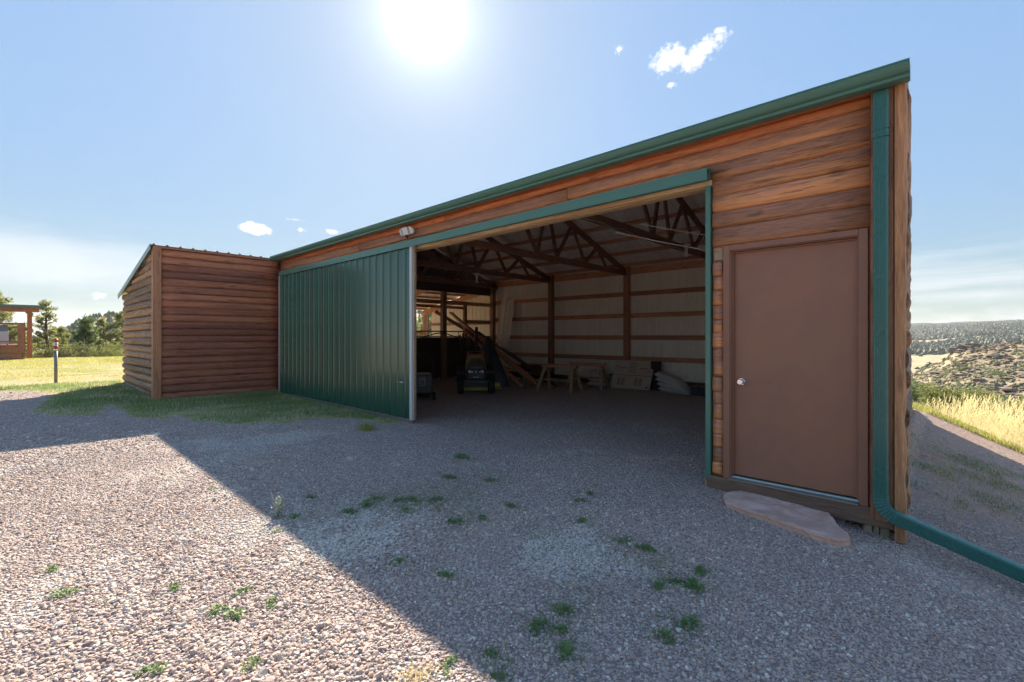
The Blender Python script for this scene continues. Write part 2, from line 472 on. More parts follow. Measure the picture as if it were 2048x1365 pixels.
leaf('brush_leaf', (0.10, 0.13, 0.035), (0.26, 0.26, 0.10), 0.3, 1.0)
leaf('far_tree', (0.035, 0.058, 0.030), (0.10, 0.13, 0.065), 0.2, 0.02)
leaf('dead_leaf', (0.30, 0.14, 0.05), (0.40, 0.20, 0.08), 0.1, 6)
m, t = mat('hill_rock')
co = t.node('ShaderNodeNewGeometry').outputs['Position']
n1 = t.noise(co, 0.5, 6, 0.65)
fin(t, t.mix(t.maprange(n1, 0.35, 0.65), (0.15, 0.115, 0.085), (0.32, 0.245, 0.175)), 0.9, n1, 0.6, 0.3)

# ------------------------------------------------------------------ object helpers
WL = {}


def wl(o):
    return WL.get(o.name, Vector((0, 0, 0))) if o else Vector((0, 0, 0))


def tag(o, label=None, category=None, group=None, kind=None):
    for k, v in (('label', label), ('category', category), ('group', group), ('kind', kind)):
        if v: o[k] = v
    return o


def empty(name, loc=(0, 0, 0), label=None, category=None, group=None):
    o = bpy.data.objects.new(name, None); C.objects.link(o)
    o.location = loc; o.empty_display_size = 0.2
    WL[o.name] = Vector(loc)
    return tag(o, label, category, group)


def link(name, me, parent=None, loc=(0, 0, 0), rot=None):
    o = bpy.data.objects.new(name, me); C.objects.link(o)
    loc = Vector(loc)
    if parent is not None:
        o.parent = parent
        o.location = loc - wl(parent)
    else:
        o.location = loc
    if rot: o.rotation_euler = rot
    WL[o.name] = loc
    return o


class MB:
    """collects simple shapes in world coordinates and links them as one mesh"""
    def __init__(s):
        s.v = []; s.f = []; s.sm = []

    def add(s, vs, fs, smooth=False):
        n = len(s.v)
        s.v += [tuple(v) for v in vs]
        s.f += [tuple(i + n for i in f) for f in fs]
        s.sm += [smooth] * len(fs)
        return s

    def box(s, a, b, ch=0.0):
        x0, y0, z0 = (min(a[i], b[i]) for i in range(3)); x1, y1, z1 = (max(a[i], b[i]) for i in range(3))
        return s.add([(x0, y0, z0), (x1, y0, z0), (x1, y1, z0), (x0, y1, z0), (x0, y0, z1), (x1, y0, z1), (x1, y1, z1), (x0, y1, z1)],
                     [(0, 3, 2, 1), (4, 5, 6, 7), (0, 1, 5, 4), (1, 2, 6, 5), (2, 3, 7, 6), (3, 0, 4, 7)])

    def beam(s, p, q, w, h, up=(0, 0, 1)):
        """a straight board from p to q, w across and h along up"""
        p, q = Vector(p), Vector(q); d = (q - p).normalized(); up = Vector(up)
        if abs(d.dot(up)) > 0.98: up = Vector((0, 1, 0))
        sd = d.cross(up).normalized(); u = sd.cross(d).normalized()
        vs = [c + sd * (a * w / 2) + u * (b * h / 2) for c in (p, q) for a, b in ((-1, -1), (1, -1), (1, 1), (-1, 1))]
        return s.add(vs, [(0, 1, 2, 3), (7, 6, 5, 4), (0, 4, 5, 1), (1, 5, 6, 2), (2, 6, 7, 3), (3, 7, 4, 0)])

    def tube(s, pts, r, n=8, caps=True, smooth=True):
        pts = [Vector(p) for p in pts]; rs = r if isinstance(r, (list, tuple)) else [r] * len(pts)
        base = len(s.v); prev = None
        for i, p in enumerate(pts):
            d = (pts[min(i + 1, len(pts) - 1)] - pts[max(i - 1, 0)]).normalized()
            if prev is None:
                a = Vector((0, 0, 1)) if abs(d.z) < 0.9 else Vector((1, 0, 0)); u = d.cross(a).normalized()
            else:
                u = (prev - d * prev.dot(d)).normalized()
            prev = u; w = d.cross(u)
            for k in range(n):
                an = 2 * math.pi * k / n
                s.v.append(tuple(p + (u * math.cos(an) + w * math.sin(an)) * rs[i]))
        for i in range(len(pts) - 1):
            for k in range(n):
                a = base + i * n + k; b = base + i * n + (k + 1) % n
                s.f.append((a, b, b + n, a + n)); s.sm.append(smooth)
        if caps:
            s.f.append(tuple(base + k for k in reversed(range(n)))); s.sm.append(False)
            e = base + (len(pts) - 1) * n
            s.f.append(tuple(e + k for k in range(n))); s.sm.append(False)
        return s

    def prism(s, poly, p0, p1, plane='XZ'):
        """extrude a 2-D outline between p0 and p1 on the remaining axis"""
        def mk(a, b, c):
            return {'XZ': (a, c, b), 'YZ': (c, a, b), 'XY': (a, b, c)}[plane]
        n = len(poly)
        vs = [mk(a, b, p0) for a, b in poly] + [mk(a, b, p1) for a, b in poly]
        fs = [tuple(range(n)), tuple(reversed(range(n, 2 * n)))] + [(i, i + n, (i + 1) % n + n, (i + 1) % n) for i in range(n)]
        return s.add(vs, fs)

    def build(s, name, m, parent=None, kind=None, label=None, bevel=0.0, rot=None, pivot=None, fixn=True):
        me = bpy.data.meshes.new(name)
        if pivot is None:
            xs = np.array(s.v); c = Vector(((xs[:, 0].min() + xs[:, 0].max()) / 2, (xs[:, 1].min() + xs[:, 1].max()) / 2, (xs[:, 2].min() + xs[:, 2].max()) / 2))
        else:
            c = Vector(pivot)
        me.from_pydata([tuple(Vector(v) - c) for v in s.v], [], s.f)
        me.polygons.foreach_set('use_smooth', s.sm)
        if fixn:
            import bmesh
            bm = bmesh.new(); bm.from_mesh(me); bmesh.ops.recalc_face_normals(bm, faces=bm.faces); bm.to_mesh(me); bm.free()
        me.materials.append(MATS[m])
        o = link(name, me, parent, c, rot)
        if bevel:
            b = o.modifiers.new('bevel', 'BEVEL'); b.width = bevel; b.segments = 2; b.limit_method = 'ANGLE'
        return tag(o, label, kind=kind)


def box(name, m, a, b, parent=None, **k):
    return MB().box(a, b).build(name, m, parent, **k)


def quick_mesh(name, V, F, m, smooth=False):
    """numpy arrays -> mesh; F is (n,3) or (n,4)"""
    me = bpy.data.meshes.new(name)
    V = np.asarray(V, dtype=np.float32); F = np.asarray(F, dtype=np.int32); k = F.shape[1]
    me.vertices.add(len(V)); me.vertices.foreach_set('co', V.ravel())
    me.loops.add(F.size); me.loops.foreach_set('vertex_index', F.ravel())
    me.polygons.add(len(F))
    me.polygons.foreach_set('loop_start', np.arange(0, F.size, k, dtype=np.int32))
    me.polygons.foreach_set('use_smooth', np.full(len(F), smooth))
    me.update(calc_edges=True); me.validate()
    if m: me.materials.append(MATS[m])
    return me


# ------------------------------------------------------------------ terrain
def vnoise(x, y, seed=0):
    xi = np.floor(x).astype(np.int64); yi = np.floor(y).astype(np.int64); fx = x - xi; fy = y - yi
    fx = fx * fx * (3 - 2 * fx); fy = fy * fy * (3 - 2 * fy)

    def h(a, b):
        n = (a * 374761393 + b * 668265263 + seed * 974711) & 0x7fffffff
        n = ((n ^ (n >> 13)) * 1274126177) & 0x7fffffff
        return ((n ^ (n >> 16)) & 0xffff) / 65535.0
    return (h(xi, yi) * (1 - fx) + h(xi + 1, yi) * fx) * (1 - fy) + (h(xi, yi + 1) * (1 - fx) + h(xi + 1, yi + 1) * fx) * fy


def fbm(x, y, oct=5, seed=0):
    s = 0; a = 0.5
    for i in range(oct):
        s = s + a * (vnoise(x, y, seed + i) - 0.5); x = x * 2.03; y = y * 2.03; a *= 0.5
    return s


def sstep(x, a, b):
    t = np.clip((x - a) / (b - a), 0, 1)
    return t * t * (3 - 2 * t)


def g_near(x, y):
    z = np.interp(x, [-60, -30, -20, -15, -12, -10.5, -7, 0], [0.22, 0.22, 0.16, 0.12, 0.08, 0.01, 0.0, -0.02])
    z = z + 0.03 * sstep(-y, 1.0, 6.0) * sstep(-x, -4, 0)
    # the yard falls away beside and behind the barn's end
    fall = (0.14 + 0.037 * np.clip(y, 0, 9)) * sstep(y, -3.2, -0.2)
    xr = np.clip(x + 0.05, 0, 8)
    z = z - fall * (xr + 0.01 * xr ** 2) - 0.095 * sstep(x, -1.2, -0.1) * sstep(y, -0.9, -0.05) - 0.012 * np.clip(y, 0, 10) * sstep(x, -0.6, 0.0)
    inside = sstep(x, -11.75, -11.6) * sstep(-x, 0.02, 0.2) * sstep(y, -0.1, 0.3) * sstep(-y, -8.4, -7.5)
    z = z * (1 - inside) + (-0.035) * inside
    return z


CX, CY = 0.2, -4.44
RG = [0, 10, 14, 20, 34, 60, 100, 130, 160, 200, 240, 300, 350, 400, 600, 800, 1100, 1500, 2000, 2500, 3200, 4500]


def prof(pts):
    return np.interp(RG, [p[0] for p in pts], [p[1] for p in pts])


TH = [
    (-180, prof([(0, 0), (4500, 0)])),
    (-110, prof([(0, 0), (34, .2), (60, -3), (200, -8), (600, -12), (4500, 10)])),
    (-91, prof([(0, .2), (34, .2), (60, -4), (200, -11), (350, -5), (600, -20), (4500, -30)])),
    (-88.4, prof([(0, .2), (34, .2), (60, -4), (200, -11), (350, -1.5), (600, -20), (4500, -30)])),
    (-87.2, prof([(0, .2), (34, .2), (60, -4), (200, -9), (350, 4.0), (600, -8), (4500, 0)])),
    (-84.9, prof([(0, .2), (34, .2), (60, -4), (200, -5), (350, 11.0), (600, 2), (4500, 10)])),
    (-82.5, prof([(0, .2), (34, .2), (60, -4), (200, -4), (350, 12.6), (600, 6), (4500, 20)])),
    (-70, prof([(0, .2), (34, .1), (60, -4), (200, 0), (350, 17), (600, 20), (4500, 30)])),
    (-55, prof([(0, .1), (30, 0), (60, -4), (160, 2), (300, 24), (600, 30), (4500, 60)])),
    (-30, prof([(0, 0), (20, 0), (60, -6), (200, -6), (600, 0), (4500, 60)])),
    (-10, prof([(0, 0), (14, -.2), (34, -4.1), (60, -6.6), (130, -14), (200, -13), (400, -20), (800, -16), (1500, 8), (2500, 40), (4500, 40)])),
    (-2.3, prof([(0, 0), (13, -.3), (20, -1.9), (34, -4.1), (60, -6.6), (130, -14), (200, -11), (240, -16), (400, -20), (800, -15.5), (1500, 14), (2500, 46), (4500, 46)])),
    (-.25, prof([(0, 0), (13, -.5), (20, -1.9), (34, -4.1), (60, -6.6), (130, -12.6), (200, -7.0), (240, -15), (400, -19.5), (800, -14), (1500, 15), (2500, 47), (4500, 46)])),
    (1.0, prof([(0, 0), (13, -.7), (20, -1.9), (34, -4.1), (60, -6.6), (130, -12.0), (200, -3.2), (240, -13), (400, -18), (800, -10), (1500, 17), (2500, 50), (4500, 46)])),
    (2.1, prof([(0, 0), (13, -.8), (20, -2.0), (34, -4.1), (60, -6.6), (130, -11.4), (200, -2.0), (240, -8), (400, -16), (800, -8), (1500, 19), (2500, 52), (4500, 46)])),
    (3.6, prof([(0, 0), (13, -.9), (20, -2.0), (34, -4.1), (60, -6.6), (130, -11), (200, -1.2), (240, -3), (400, -14), (800, -6), (1500, 20), (2500, 54), (4500, 46)])),
    (5.0, prof([(0, 0), (13, -1.0), (20, -2.0), (34, -4.1), (60, -6.6), (130, -10.6), (200, -0.5), (240, -1.5), (400, -12), (800, -5), (1500, 21), (2500, 55), (4500, 46)])),
    (20, prof([(0, 0), (12, -1.5), (20, -2.4), (34, -4.6), (60, -7), (130, -12), (200, -2), (400, -8), (800, -5), (1500, 20), (2500, 60), (4500, 60)])),
    (90, prof([(0, 0), (10, -.4), (20, -3), (34, -6), (60, -9), (200, -12), (800, -5), (1500, 20), (4500, 60)])),
    (180, prof([(0, 0), (4500, 0)])),
]
THA = np.array([a for a, _ in TH]); THP = np.array([p for _, p in TH])
EDGE_T = [-180, -120, -95, -80, -60, -40, -20, -6, 0, 10, 40, 90, 140, 180]
EDGE_R = [70, 50, 33, 33, 30, 26, 20, 14.5, 13.2, 13.0, 12, 10, 40, 70]


def height(x, y):
    x = np.asarray(x, float); y = np.asarray(y, float)
    dx = x - CX; dy = y - CY; r = np.hypot(dx, dy); th = np.degrees(np.arctan2(dx, dy))
    i = np.clip(np.searchsorted(THA, th) - 1, 0, len(THA) - 2)
    f = (th - THA[i]) / (THA[i + 1] - THA[i]); f = f * f * (3 - 2 * f)
    # radial lookup
    RGa = np.array(RG, float)
    j = np.clip(np.searchsorted(RGa, r) - 1, 0, len(RGa) - 2)
    g = np.clip((r - RGa[j]) / (RGa[j + 1] - RGa[j]), 0, 1)
    g2 = np.where(r > 100, g * g * (3 - 2 * g), g)
    far = (THP[i, j] * (1 - g2) + THP[i, j + 1] * g2) * (1 - f) + (THP[i + 1, j] * (1 - g2) + THP[i + 1, j + 1] * g2) * f
    amp = np.interp(r, [20, 60, 150, 200, 400, 1000, 3000], [0.15, 1.0, 2.6, 3.2, 3.0, 14, 26])
    far = far + amp * fbm(x / np.interp(r, [20, 200, 600, 3000], [9, 24, 90, 300]), y / np.interp(r, [20, 200, 600, 3000], [9, 24, 90, 300]), 5, 3)
    e = np.interp(th, EDGE_T, EDGE_R)
    w = sstep(r, e, e + 7)
    return g_near(x, y) * (1 - w) + far * w


LAWN = [(-15.35, -4.9), (-15.12, -4.21), (-13.85, -3.85), (-11.31, -4.24), (-10.81, -3.92), (-10.52, -3.5), (-11.41, -3.24),
        (-10.93, -3.05), (-9.78, -3.09), (-9.26, -2.74), (-9.7, -2.45), (-8.7, -2.48), (-7.89, -2.03), (-7.57, -1.55),
        (-7.57, -0.9), (-7.2, -0.55), (-6.57, -0.42), (-6.01, -0.25), (-6.6, -0.05), (-11.7, -0.05), (-11.79, -2.43), (-15.9, -2.43),
        (-15.95, 20), (-60, 30), (-60, -13), (-15.35, -7.5)]


def in_poly(x, y, poly):
    x = np.asarray(x, float); y = np.asarray(y, float); c = np.zeros(x.shape, bool); n = len(poly)
    for i in range(n):
        x1, y1 = poly[i]; x2, y2 = poly[(i + 1) % n]
        cond = ((y1 > y) != (y2 > y)) & (x < (x2 - x1) * (y - y1) / ((y2 - y1) if y2 != y1 else 1e-9) + x1)
        c ^= cond
    return c


def poly_dist(x, y, poly):
    d = np.full(np.shape(x), 1e9)
    n = len(poly)
    for i in range(n):
        a = np.array(poly[i]); b = np.array(poly[(i + 1) % n]); ab = b - a
        t_ = np.clip(((x - a[0]) * ab[0] + (y - a[1]) * ab[1]) / (ab @ ab), 0, 1)
        d = np.minimum(d, np.hypot(x - a[0] - t_ * ab[0], y - a[1] - t_ * ab[1]))
    return d


def lawn_amount(x, y):
    d = poly_dist(x, y, LAWN); s = np.where(in_poly(x, y, LAWN), d, -d)
    return np.clip(0.5 + s * 1.0, 0, 1)


az = np.concatenate([np.linspace(-180, -98, 60, False), np.linspace(-98, -78, 130, False), np.linspace(-78, -62, 50, False), np.linspace(-62, -48, 80, False),
                     np.linspace(-48, -6, 150, False), np.linspace(-6, 9, 170, False), np.linspace(9, 180, 90, False)])
rad = np.concatenate([[0.0], np.geomspace(0.5, 60, 190), np.geomspace(62, 420, 130), np.geomspace(428, 4500, 90)])
AZ, RD = np.meshgrid(np.radians(az), rad)
X = CX + RD * np.sin(AZ); Y = CY + RD * np.cos(AZ)
Z = height(X, Y)
na = len(az); nr = len(rad)
ii, jj = np.meshgrid(np.arange(nr - 1), np.arange(na), indexing='ij')
a0 = ii * na + jj; a1 = ii * na + (jj + 1) % na
F = np.stack([a0, a1, a1 + na, a0 + na], -1).reshape(-1, 4)
me = quick_mesh('ground', np.stack([X, Y, Z], -1).reshape(-1, 3), F, 'ground_cover', True)
xf, yf = X.ravel(), Y.ravel(); rf = RD.ravel(); tf = np.degrees(AZ.ravel())
ew = np.interp(tf, EDGE_T, EDGE_R)
beyond = sstep(rf, ew - 0.5, ew + 3)
beyond = np.where((tf > -3) & (tf < 60), sstep(yf + 0.25 * (xf - 1.3), 8.6, 9.2), beyond)
rocky_r = beyond * (1 - sstep(rf, 215, 245)) * (tf > -60)
rocky_l = beyond * (tf <= -60) * (1 - sstep(rf, 800, 1000)) * 0.9
openm = beyond * sstep(rf, 215, 245) * (tf > -60)
forest = sstep(rf + 160 * (vnoise(xf / 90, yf / 90, 5) - .5) * 2, 640, 700) * (tf > -60)
forest = forest * (1 - (sstep(vnoise(xf / 260 + 3, yf / 110, 9), 0.60, 0.68)) * (rf < 1900))
dirt = np.where((xf > -11.7) & (xf < 0) & (yf > -0.3) & (yf < 7.5), np.interp(yf, [0, 1.5, 4], [.12, .4, .8]), 0.12)
dirt = np.maximum(dirt, 0.95 * sstep(xf, -0.1, 0.15) * sstep(yf, 0.9, 1.6))
dirt = np.where((xf < -11.8) & (xf > -16) & (yf > -2.4) & (yf < 7.5), 1.0, dirt)
for nm, arr in (('lawn', lawn_amount(xf, yf) * (rf < 45)), ('open', np.clip(openm, 0, 1)), ('rocky', np.clip(rocky_r + rocky_l, 0, 1)), ('forest', forest), ('dirt', dirt)):
    at = me.attributes.new(nm, 'FLOAT', 'POINT'); at.data.foreach_set('value', np.asarray(arr, dtype=np.float32))
g = link('ground', me); tag(g, kind='structure')
def gz(x, y): return float(height(np.array([x]), np.array([y]))[0])

# ------------------------------------------------------------------ the barn
barn = empty('barn', (-5.9, 3.7, 0), 'long log-sided pole barn with green trim, open sliding doorway and lower log wing', 'barn')


def log_mesh(L, h, depth, seed, m, power=0.8, wob=0.006, step=0.45, back=0.0, taper0=0.0, knobs=0.0):
    """half-round log: long axis X from 0 to L, belly towards -Y"""
    r_ = np.random.default_rng(seed)
    n = max(2, int(L / step) + 1); k = 9
    xs = np.linspace(0, L, n)
    ph = r_.uniform(0, 6.28, 6)
    V = []
    for i, x in enumerate(xs):
        dd = depth * (1 + 0.12 * math.sin(1.3 * x + ph[0]) + 0.10 * math.sin(3.1 * x + ph[1])) + r_.normal(0, wob * 0.4) + knobs * max(0, r_.normal(-0.6, 1))
        zo = wob * math.sin(0.9 * x + ph[2]) + r_.normal(0, wob * 0.25)
        hh = h * (1 + 0.03 * math.sin(1.7 * x + ph[3]))
        for j in range(k):
            a = -math.pi / 2 + math.pi * j / (k - 1)
            V.append((x, back - dd * max(0.0, math.cos(a)) ** power, zo + hh / 2 * math.sin(a)))
    F = []
    for i in range(n - 1):
        for j in range(k - 1):
            a = i * k + j; F.append((a, a + k, a + k + 1, a + 1))
    me = bpy.data.meshes.new('log')
    F.append(tuple(reversed(range(k)))); F.append(tuple((n - 1) * k + j for j in range(k)))
    me.from_pydata(V, [], F)
    sm = [True] * (len(F) - 2) + [False, False]
    me.polygons.foreach_set('use_smooth', sm)
    import bmesh
    bm = bmesh.new(); bm.from_mesh(me); bmesh.ops.recalc_face_normals(bm, faces=bm.faces); bm.to_mesh(me); bm.free()
    me.materials.append(MATS[m])
    return me


_ls = [100]


def log(parent, m, x0, x1, z0, z1, depth, face='S', off=0.03, name='log', **k):
    """face S: on a wall facing -Y, x0..x1 along X at Y=off.  face E: facing +X, x0..x1 along Y at X=off"""
    _ls[0] += 1
    me = log_mesh(x1 - x0, (z1 - z0) * 1.01, depth, _ls[0], m, **k)
    me.name = name
    if face == 'S': return link(name, me, parent, (x0, off, (z0 + z1) / 2))
    if face == 'R': return link(name, me, parent, (off - 0.0385 * x0, x0, (z0 + z1) / 2), (0, 0, R(92.205)))
    return link(name, me, parent, (off, x0, (z0 + z1) / 2), (0, 0, R(90)))


# front wall -------------------------------------------------------------
fw = MB()
fw.box((-11.72, 0.032, -0.05), (-6.95, 0.10, 3.24))
fw.box((-6.95, 0.19, 2.94), (-1.40, 0.22, 3.24))
fw.box((-1.38, 0.032, 0.10), (-1.275, 0.10, 3.24))
fw.box((-1.275, 0.032, 2.22), (-0.22, 0.10, 3.24))
fw.box((-0.22, 0.032, -0.03), (-0.02, 0.10, 3.24))
front = fw.build('front_wall', 'corner_board', barn)
box('log_trim', 'frieze_wood', (-11.7, -0.055, 3.232), (-0.20, 0.03, 3.262), front)
for a, b in ((-11.7, -5.3), (-5.295, -0.205)):
    log(front, 'frieze_wood', a, b, 3.150, 3.236, 0.040)
for a, b in ((-11.7, -7.9), (-7.895, -3.05), (-3.045, -0.205)):
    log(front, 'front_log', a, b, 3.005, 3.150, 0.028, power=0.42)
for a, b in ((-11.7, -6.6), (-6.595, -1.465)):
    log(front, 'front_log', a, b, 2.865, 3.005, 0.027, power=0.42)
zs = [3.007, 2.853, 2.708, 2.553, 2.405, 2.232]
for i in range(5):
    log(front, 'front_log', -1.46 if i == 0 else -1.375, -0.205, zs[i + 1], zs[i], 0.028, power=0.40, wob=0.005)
z = 2.222
for i in range(16):
    hh = 0.133 + 0.012 * math.sin(i * 2.3)
    z0 = max(0.105, z - hh)
    if i == 0:
        box('exposed_board', 'pale_wood', (-1.355, -0.004, z0 + 0.01), (-1.28, 0.03, z - 0.012), front)
    else:
        log(front, 'front_log', -1.375 + 0.006 * (i % 3), -1.278 - 0.008 * (i % 2), z0, z, 0.028, power=0.42)
    z = z0
    if z <= 0.11: break
box('corner_board', 'corner_board', (-0.198, -0.045, 0.02), (-0.062, 0.03, 3.235), front, bevel=0.004)
MBc = MB()
# rough-sawn corner post, edge left uneven
prof_c = []
for i in range(24):
    zz = -0.10 + 3.33 * i / 23
    prof_c.append((0.004 + 0.010 * math.sin(i * 1.9) * (i % 3 == 0) + random.uniform(-.004, .006), zz))
vs = []
for x, zz in prof_c:
    vs += [(-0.056, -0.066, zz), (x, -0.064, zz), (x + 0.004, 0.06, zz), (-0.056, 0.06, zz)]
fs = [(0, 1, 2, 3), tuple(4 * 23 + i for i in (3, 2, 1, 0))]
for i in range(23):
    for j in range(4): fs.append((4 * i + j, 4 * i + (j + 1) % 4, 4 * i + 4 + (j + 1) % 4, 4 * i + 4 + j))
MBc.add(vs, fs).build('corner_post', 'post_wood', front)
box('sill_beam', 'sill_wood', (-1.415, -0.035, -0.035), (-0.060, 0.10, 0.098), front, bevel=0.005)
for a, b, c in ((-0.245, -0.19, -0.10), (-0.183, -0.150, -0.11), (-0.142, -0.088, -0.12)):
    box('support_stub', 'stub_wood', (a, -0.005, c - 0.25), (b, 0.07, -0.036), front, bevel=0.004)
box('stub_block', 'grey_wood', (-0.50, 0.0, -0.2), (-0.36, 0.07, -0.036), front)

# header over the opening, track cover and jamb
header = box('door_header', 'header_wood', (-6.95, 0.002, 2.812), (-1.432, 0.045, 2.93), barn, bevel=0.004)
box('header_ply', 'header_wood', (-6.95, 0.050, 2.806), (-1.432, 0.092, 2.93), header, bevel=0.003)
box('header_ply', 'header_wood', (-6.95, 0.097, 2.812), (-1.432, 0.185, 2.93), header, bevel=0.003)
box('header_block', 'header_wood', (-1.43, -0.012, 2.805), (-1.378, 0.03, 2.852), header)
tr = MB(); tr.prism([(-0.035, 2.955), (-0.035, 2.925), (-0.125, 2.925), (-0.125, 2.832), (-0.131, 2.832), (-0.131, 2.925), (-0.05, 2.958)], -11.46, -1.378, 'YZ')
track = MB().prism([(-0.03, 2.962), (-0.03, 2.845), (-0.045, 2.845), (-0.045, 2.93), (-0.118, 2.925), (-0.118, 2.832), (-0.131, 2.828), (-0.131, 2.938)], -11.46, -1.378, 'YZ').build('track_cover', 'green_metal', barn)
for x in (-8.6, -5.2): box('track_joint', 'green_metal', (x, -0.1325, 2.829), (x + 0.10, -0.131, 2.9385), track)
jamb = box('jamb_trim', 'green_metal', (-1.432, -0.020, 0.045), (-1.386, 0.14, 2.806), barn, bevel=0.003)
box('jamb_foot', 'post_wood', (-1.435, -0.01, -0.10), (-1.39, 0.12, 0.043), jamb)
box('door_post', 'inner_wood_z', (-1.385, 0.105, -0.05), (-1.25, 0.24, 3.1), barn)
box('door_post', 'inner_wood_z', (-7.10, 0.105, -0.05), (-6.95, 0.24, 3.1), barn)

# people door ------------------------------------------------------------
door = box('door', 'brown_door', (-1.200, 0.045, 0.135), (-0.280, 0.088, 2.163), barn, bevel=0.002)
kn = MB()
kx, kz = -1.130, 0.985
kn.tube([(kx, 0.045, kz), (kx, 0.036, kz)], [0.034, 0.031], 20)
kn.tube([(kx, 0.037, kz), (kx, 0.012, kz), (kx, 0.004, kz), (kx, -0.012, kz), (kx, -0.020, kz)], [0.013, 0.014, 0.026, 0.028, 0.021], 20)
kn.build('door_knob', 'chrome', door)
fr = MB()
fr.box((-1.272, -0.022, 0.098), (-1.214, 0.03, 2.222))
fr.box((-0.272, -0.022, 0.098), (-0.214, 0.03, 2.222))
fr.box((-1.2135, -0.022, 2.172), (-0.2725, 0.03, 2.222))
frame = fr.build('door_casing', 'brown_trim', barn, bevel=0.004)
jm = MB()
jm.box((-1.2135, -0.010, 0.125), (-1.203, 0.045, 2.171)); jm.box((-0.2775, -0.010, 0.125), (-0.2725, 0.045, 2.171)); jm.box((-1.2025, -0.010, 2.1645), (-0.278, 0.045, 2.171))
jm.box((-1.203, 0.02, 0.135), (-1.190, 0.044, 2.160)); jm.box((-0.290, 0.02, 0.135), (-0.2778, 0.044, 2.160)); jm.box((-1.1895, 0.02, 2.150), (-0.2905, 0.044, 2.160))
jm.build('door_stop', 'brown_trim', frame)
th = MB()
th.prism([(-0.045, 0.100), (-0.045, 0.106), (0.0, 0.118), (0.045, 0.126), (0.10, 0.130), (0.10, 0.100)], -1.2125, -0.273, 'YZ')
th.prism([(-0.047, 0.104), (-0.047, 0.110), (-0.041, 0.112), (-0.041, 0.1075)], -1.2125, -0.273, 'YZ')
for q in (0.0, 0.015): th.prism([(q, 0.118 + q * .17), (q + .002, 0.1225 + q * .17), (q + .004, 0.119 + q * .17)], -1.2125, -0.273, 'YZ')
th.build('threshold', 'threshold_metal', barn)


def rib_sheet(width, length, ribs=4, rh=0.02, minor=True):
    """profile in (u, d): major ribs with two small ones between"""
    pts = []; pit = width / ribs
    for i in range(ribs):
        u = i * pit
        pts += [(u, 0), (u + pit * 0.08, 0), (u + pit * 0.15, rh), (u + pit * 0.26, rh), (u + pit * 0.33, 0)]
        if minor:
            for q in (0.53, 0.77):
                pts += [(u + pit * (q - .035), 0), (u + pit * (q - .012), rh * .22), (u + pit * (q + .012), rh * .22), (u + pit * (q + .035), 0)]
    pts.append((width, 0))
    return pts


def sheet(name, m, prof2, P0, U, D, Lv, parent, thick=0.0016, me=None):
    """a corrugated sheet: profile along U, ribs stand out along D, sheet runs along Lv"""
    if me is None:
        U, D, Lv = Vector(U), Vector(D), Vector(Lv)
        V = []; F = []; n = len(prof2)
        for L_ in (0, 1):
            for u, d in prof2: V.append(U * u + D * d + Lv * L_)
        for L_ in (0, 1):
            for u, d in prof2: V.append(U * u + D * (d - thick) + Lv * L_)
        for i in range(n - 1):
            F.append((i, i + 1, n + i + 1, n + i))
            F.append((2 * n + i, 3 * n + i, 3 * n + i + 1, 2 * n + i + 1))
        for i in range(n - 1):
            F.append((i, 2 * n + i, 2 * n + i + 1, i + 1)); F.append((n + i, n + i + 1, 3 * n + i + 1, 3 * n + i))
        F.append((0, n, 3 * n, 2 * n)); F.append((n - 1, 3 * n - 1, 4 * n - 1, 2 * n - 1))
        me = bpy.data.meshes.new(name); me.from_pydata([tuple(v) for v in V], [], F)
        import bmesh
        bm = bmesh.new(); bm.from_mesh(me); bmesh.ops.recalc_face_normals(bm, faces=bm.faces); bm.to_mesh(me); bm.free()
        me.materials.append(MATS[m])
    return link(name, me, parent, P0), me


# sliding door -----------------------------------------------------------
sd = box('sliding_door', 'pale_wood', (-11.49, -0.085, 0.035), (-6.06, -0.055, 2.862), barn)
pr = rib_sheet(0.905, 1)
me_ = None
for i in range(6):
    o, me_ = sheet('door_panel', 'door_green', pr, (-11.49 + i * 0.905, -0.087, 0.05), (1, 0, 0), (0, -1, 0), (0, 0, 2.80), sd, me=me_)
e = MB(); e.box((-6.064, -0.119, 0.045), (-6.018, -0.040, 2.875)); e.box((-6.073, -0.121, 0.045), (-6.058, -0.1195, 2.875))
e.build('edge_trim', 'cream_metal', sd, bevel=0.004)
box('edge_board', 'pale_wood', (-6.0175, -0.075, 0.05), (-6.000, -0.040, 2.87), sd)
box('edge_trim', 'cream_metal', (-11.512, -0.112, 0.045), (-11.4905, -0.05, 2.865), sd)
x = -11.47
for L_ in (3.6, 1.87):
    MB().beam((x, -0.088, 0.024), (x + L_ - .01, -0.088, 0.020), 0.045, 0.045).build('bottom_rail', 'grey_wood', sd); x += L_
lt = MB(); lt.box((-6.44, -0.125, 0.628), (-6.30, -0.117, 0.645)); lt.tube([(-6.40, -0.121, 0.637), (-6.24, -0.121, 0.637)], 0.008, 8); lt.box((-6.29, -0.13, 0.625), (-6.275, -0.11, 0.66))
lt.build('door_latch', 'chrome', sd)
box('hanger_board', 'inner_wood', (-11.45, -0.090, 2.863), (-6.05, -0.045, 2.925), sd)
sc = MB()
for zz in (0.35, 1.02, 1.70, 2.40, 2.80):
    for i in range(24):
        x_ = -11.49 + (i + 0.65) * 0.905 / 4
        sc.box((x_ - .004, -0.0905, zz - .004), (x_ + .004, -0.0885, zz + .004))
sc.build('screw_heads', 'black_plastic', sd, kind='stuff')
wb = MB(); wb.box((-11.76, -0.03, 0.02), (-11.53, 0.03, 2.86)); wb.build('wall_board', 'wing_log', front)

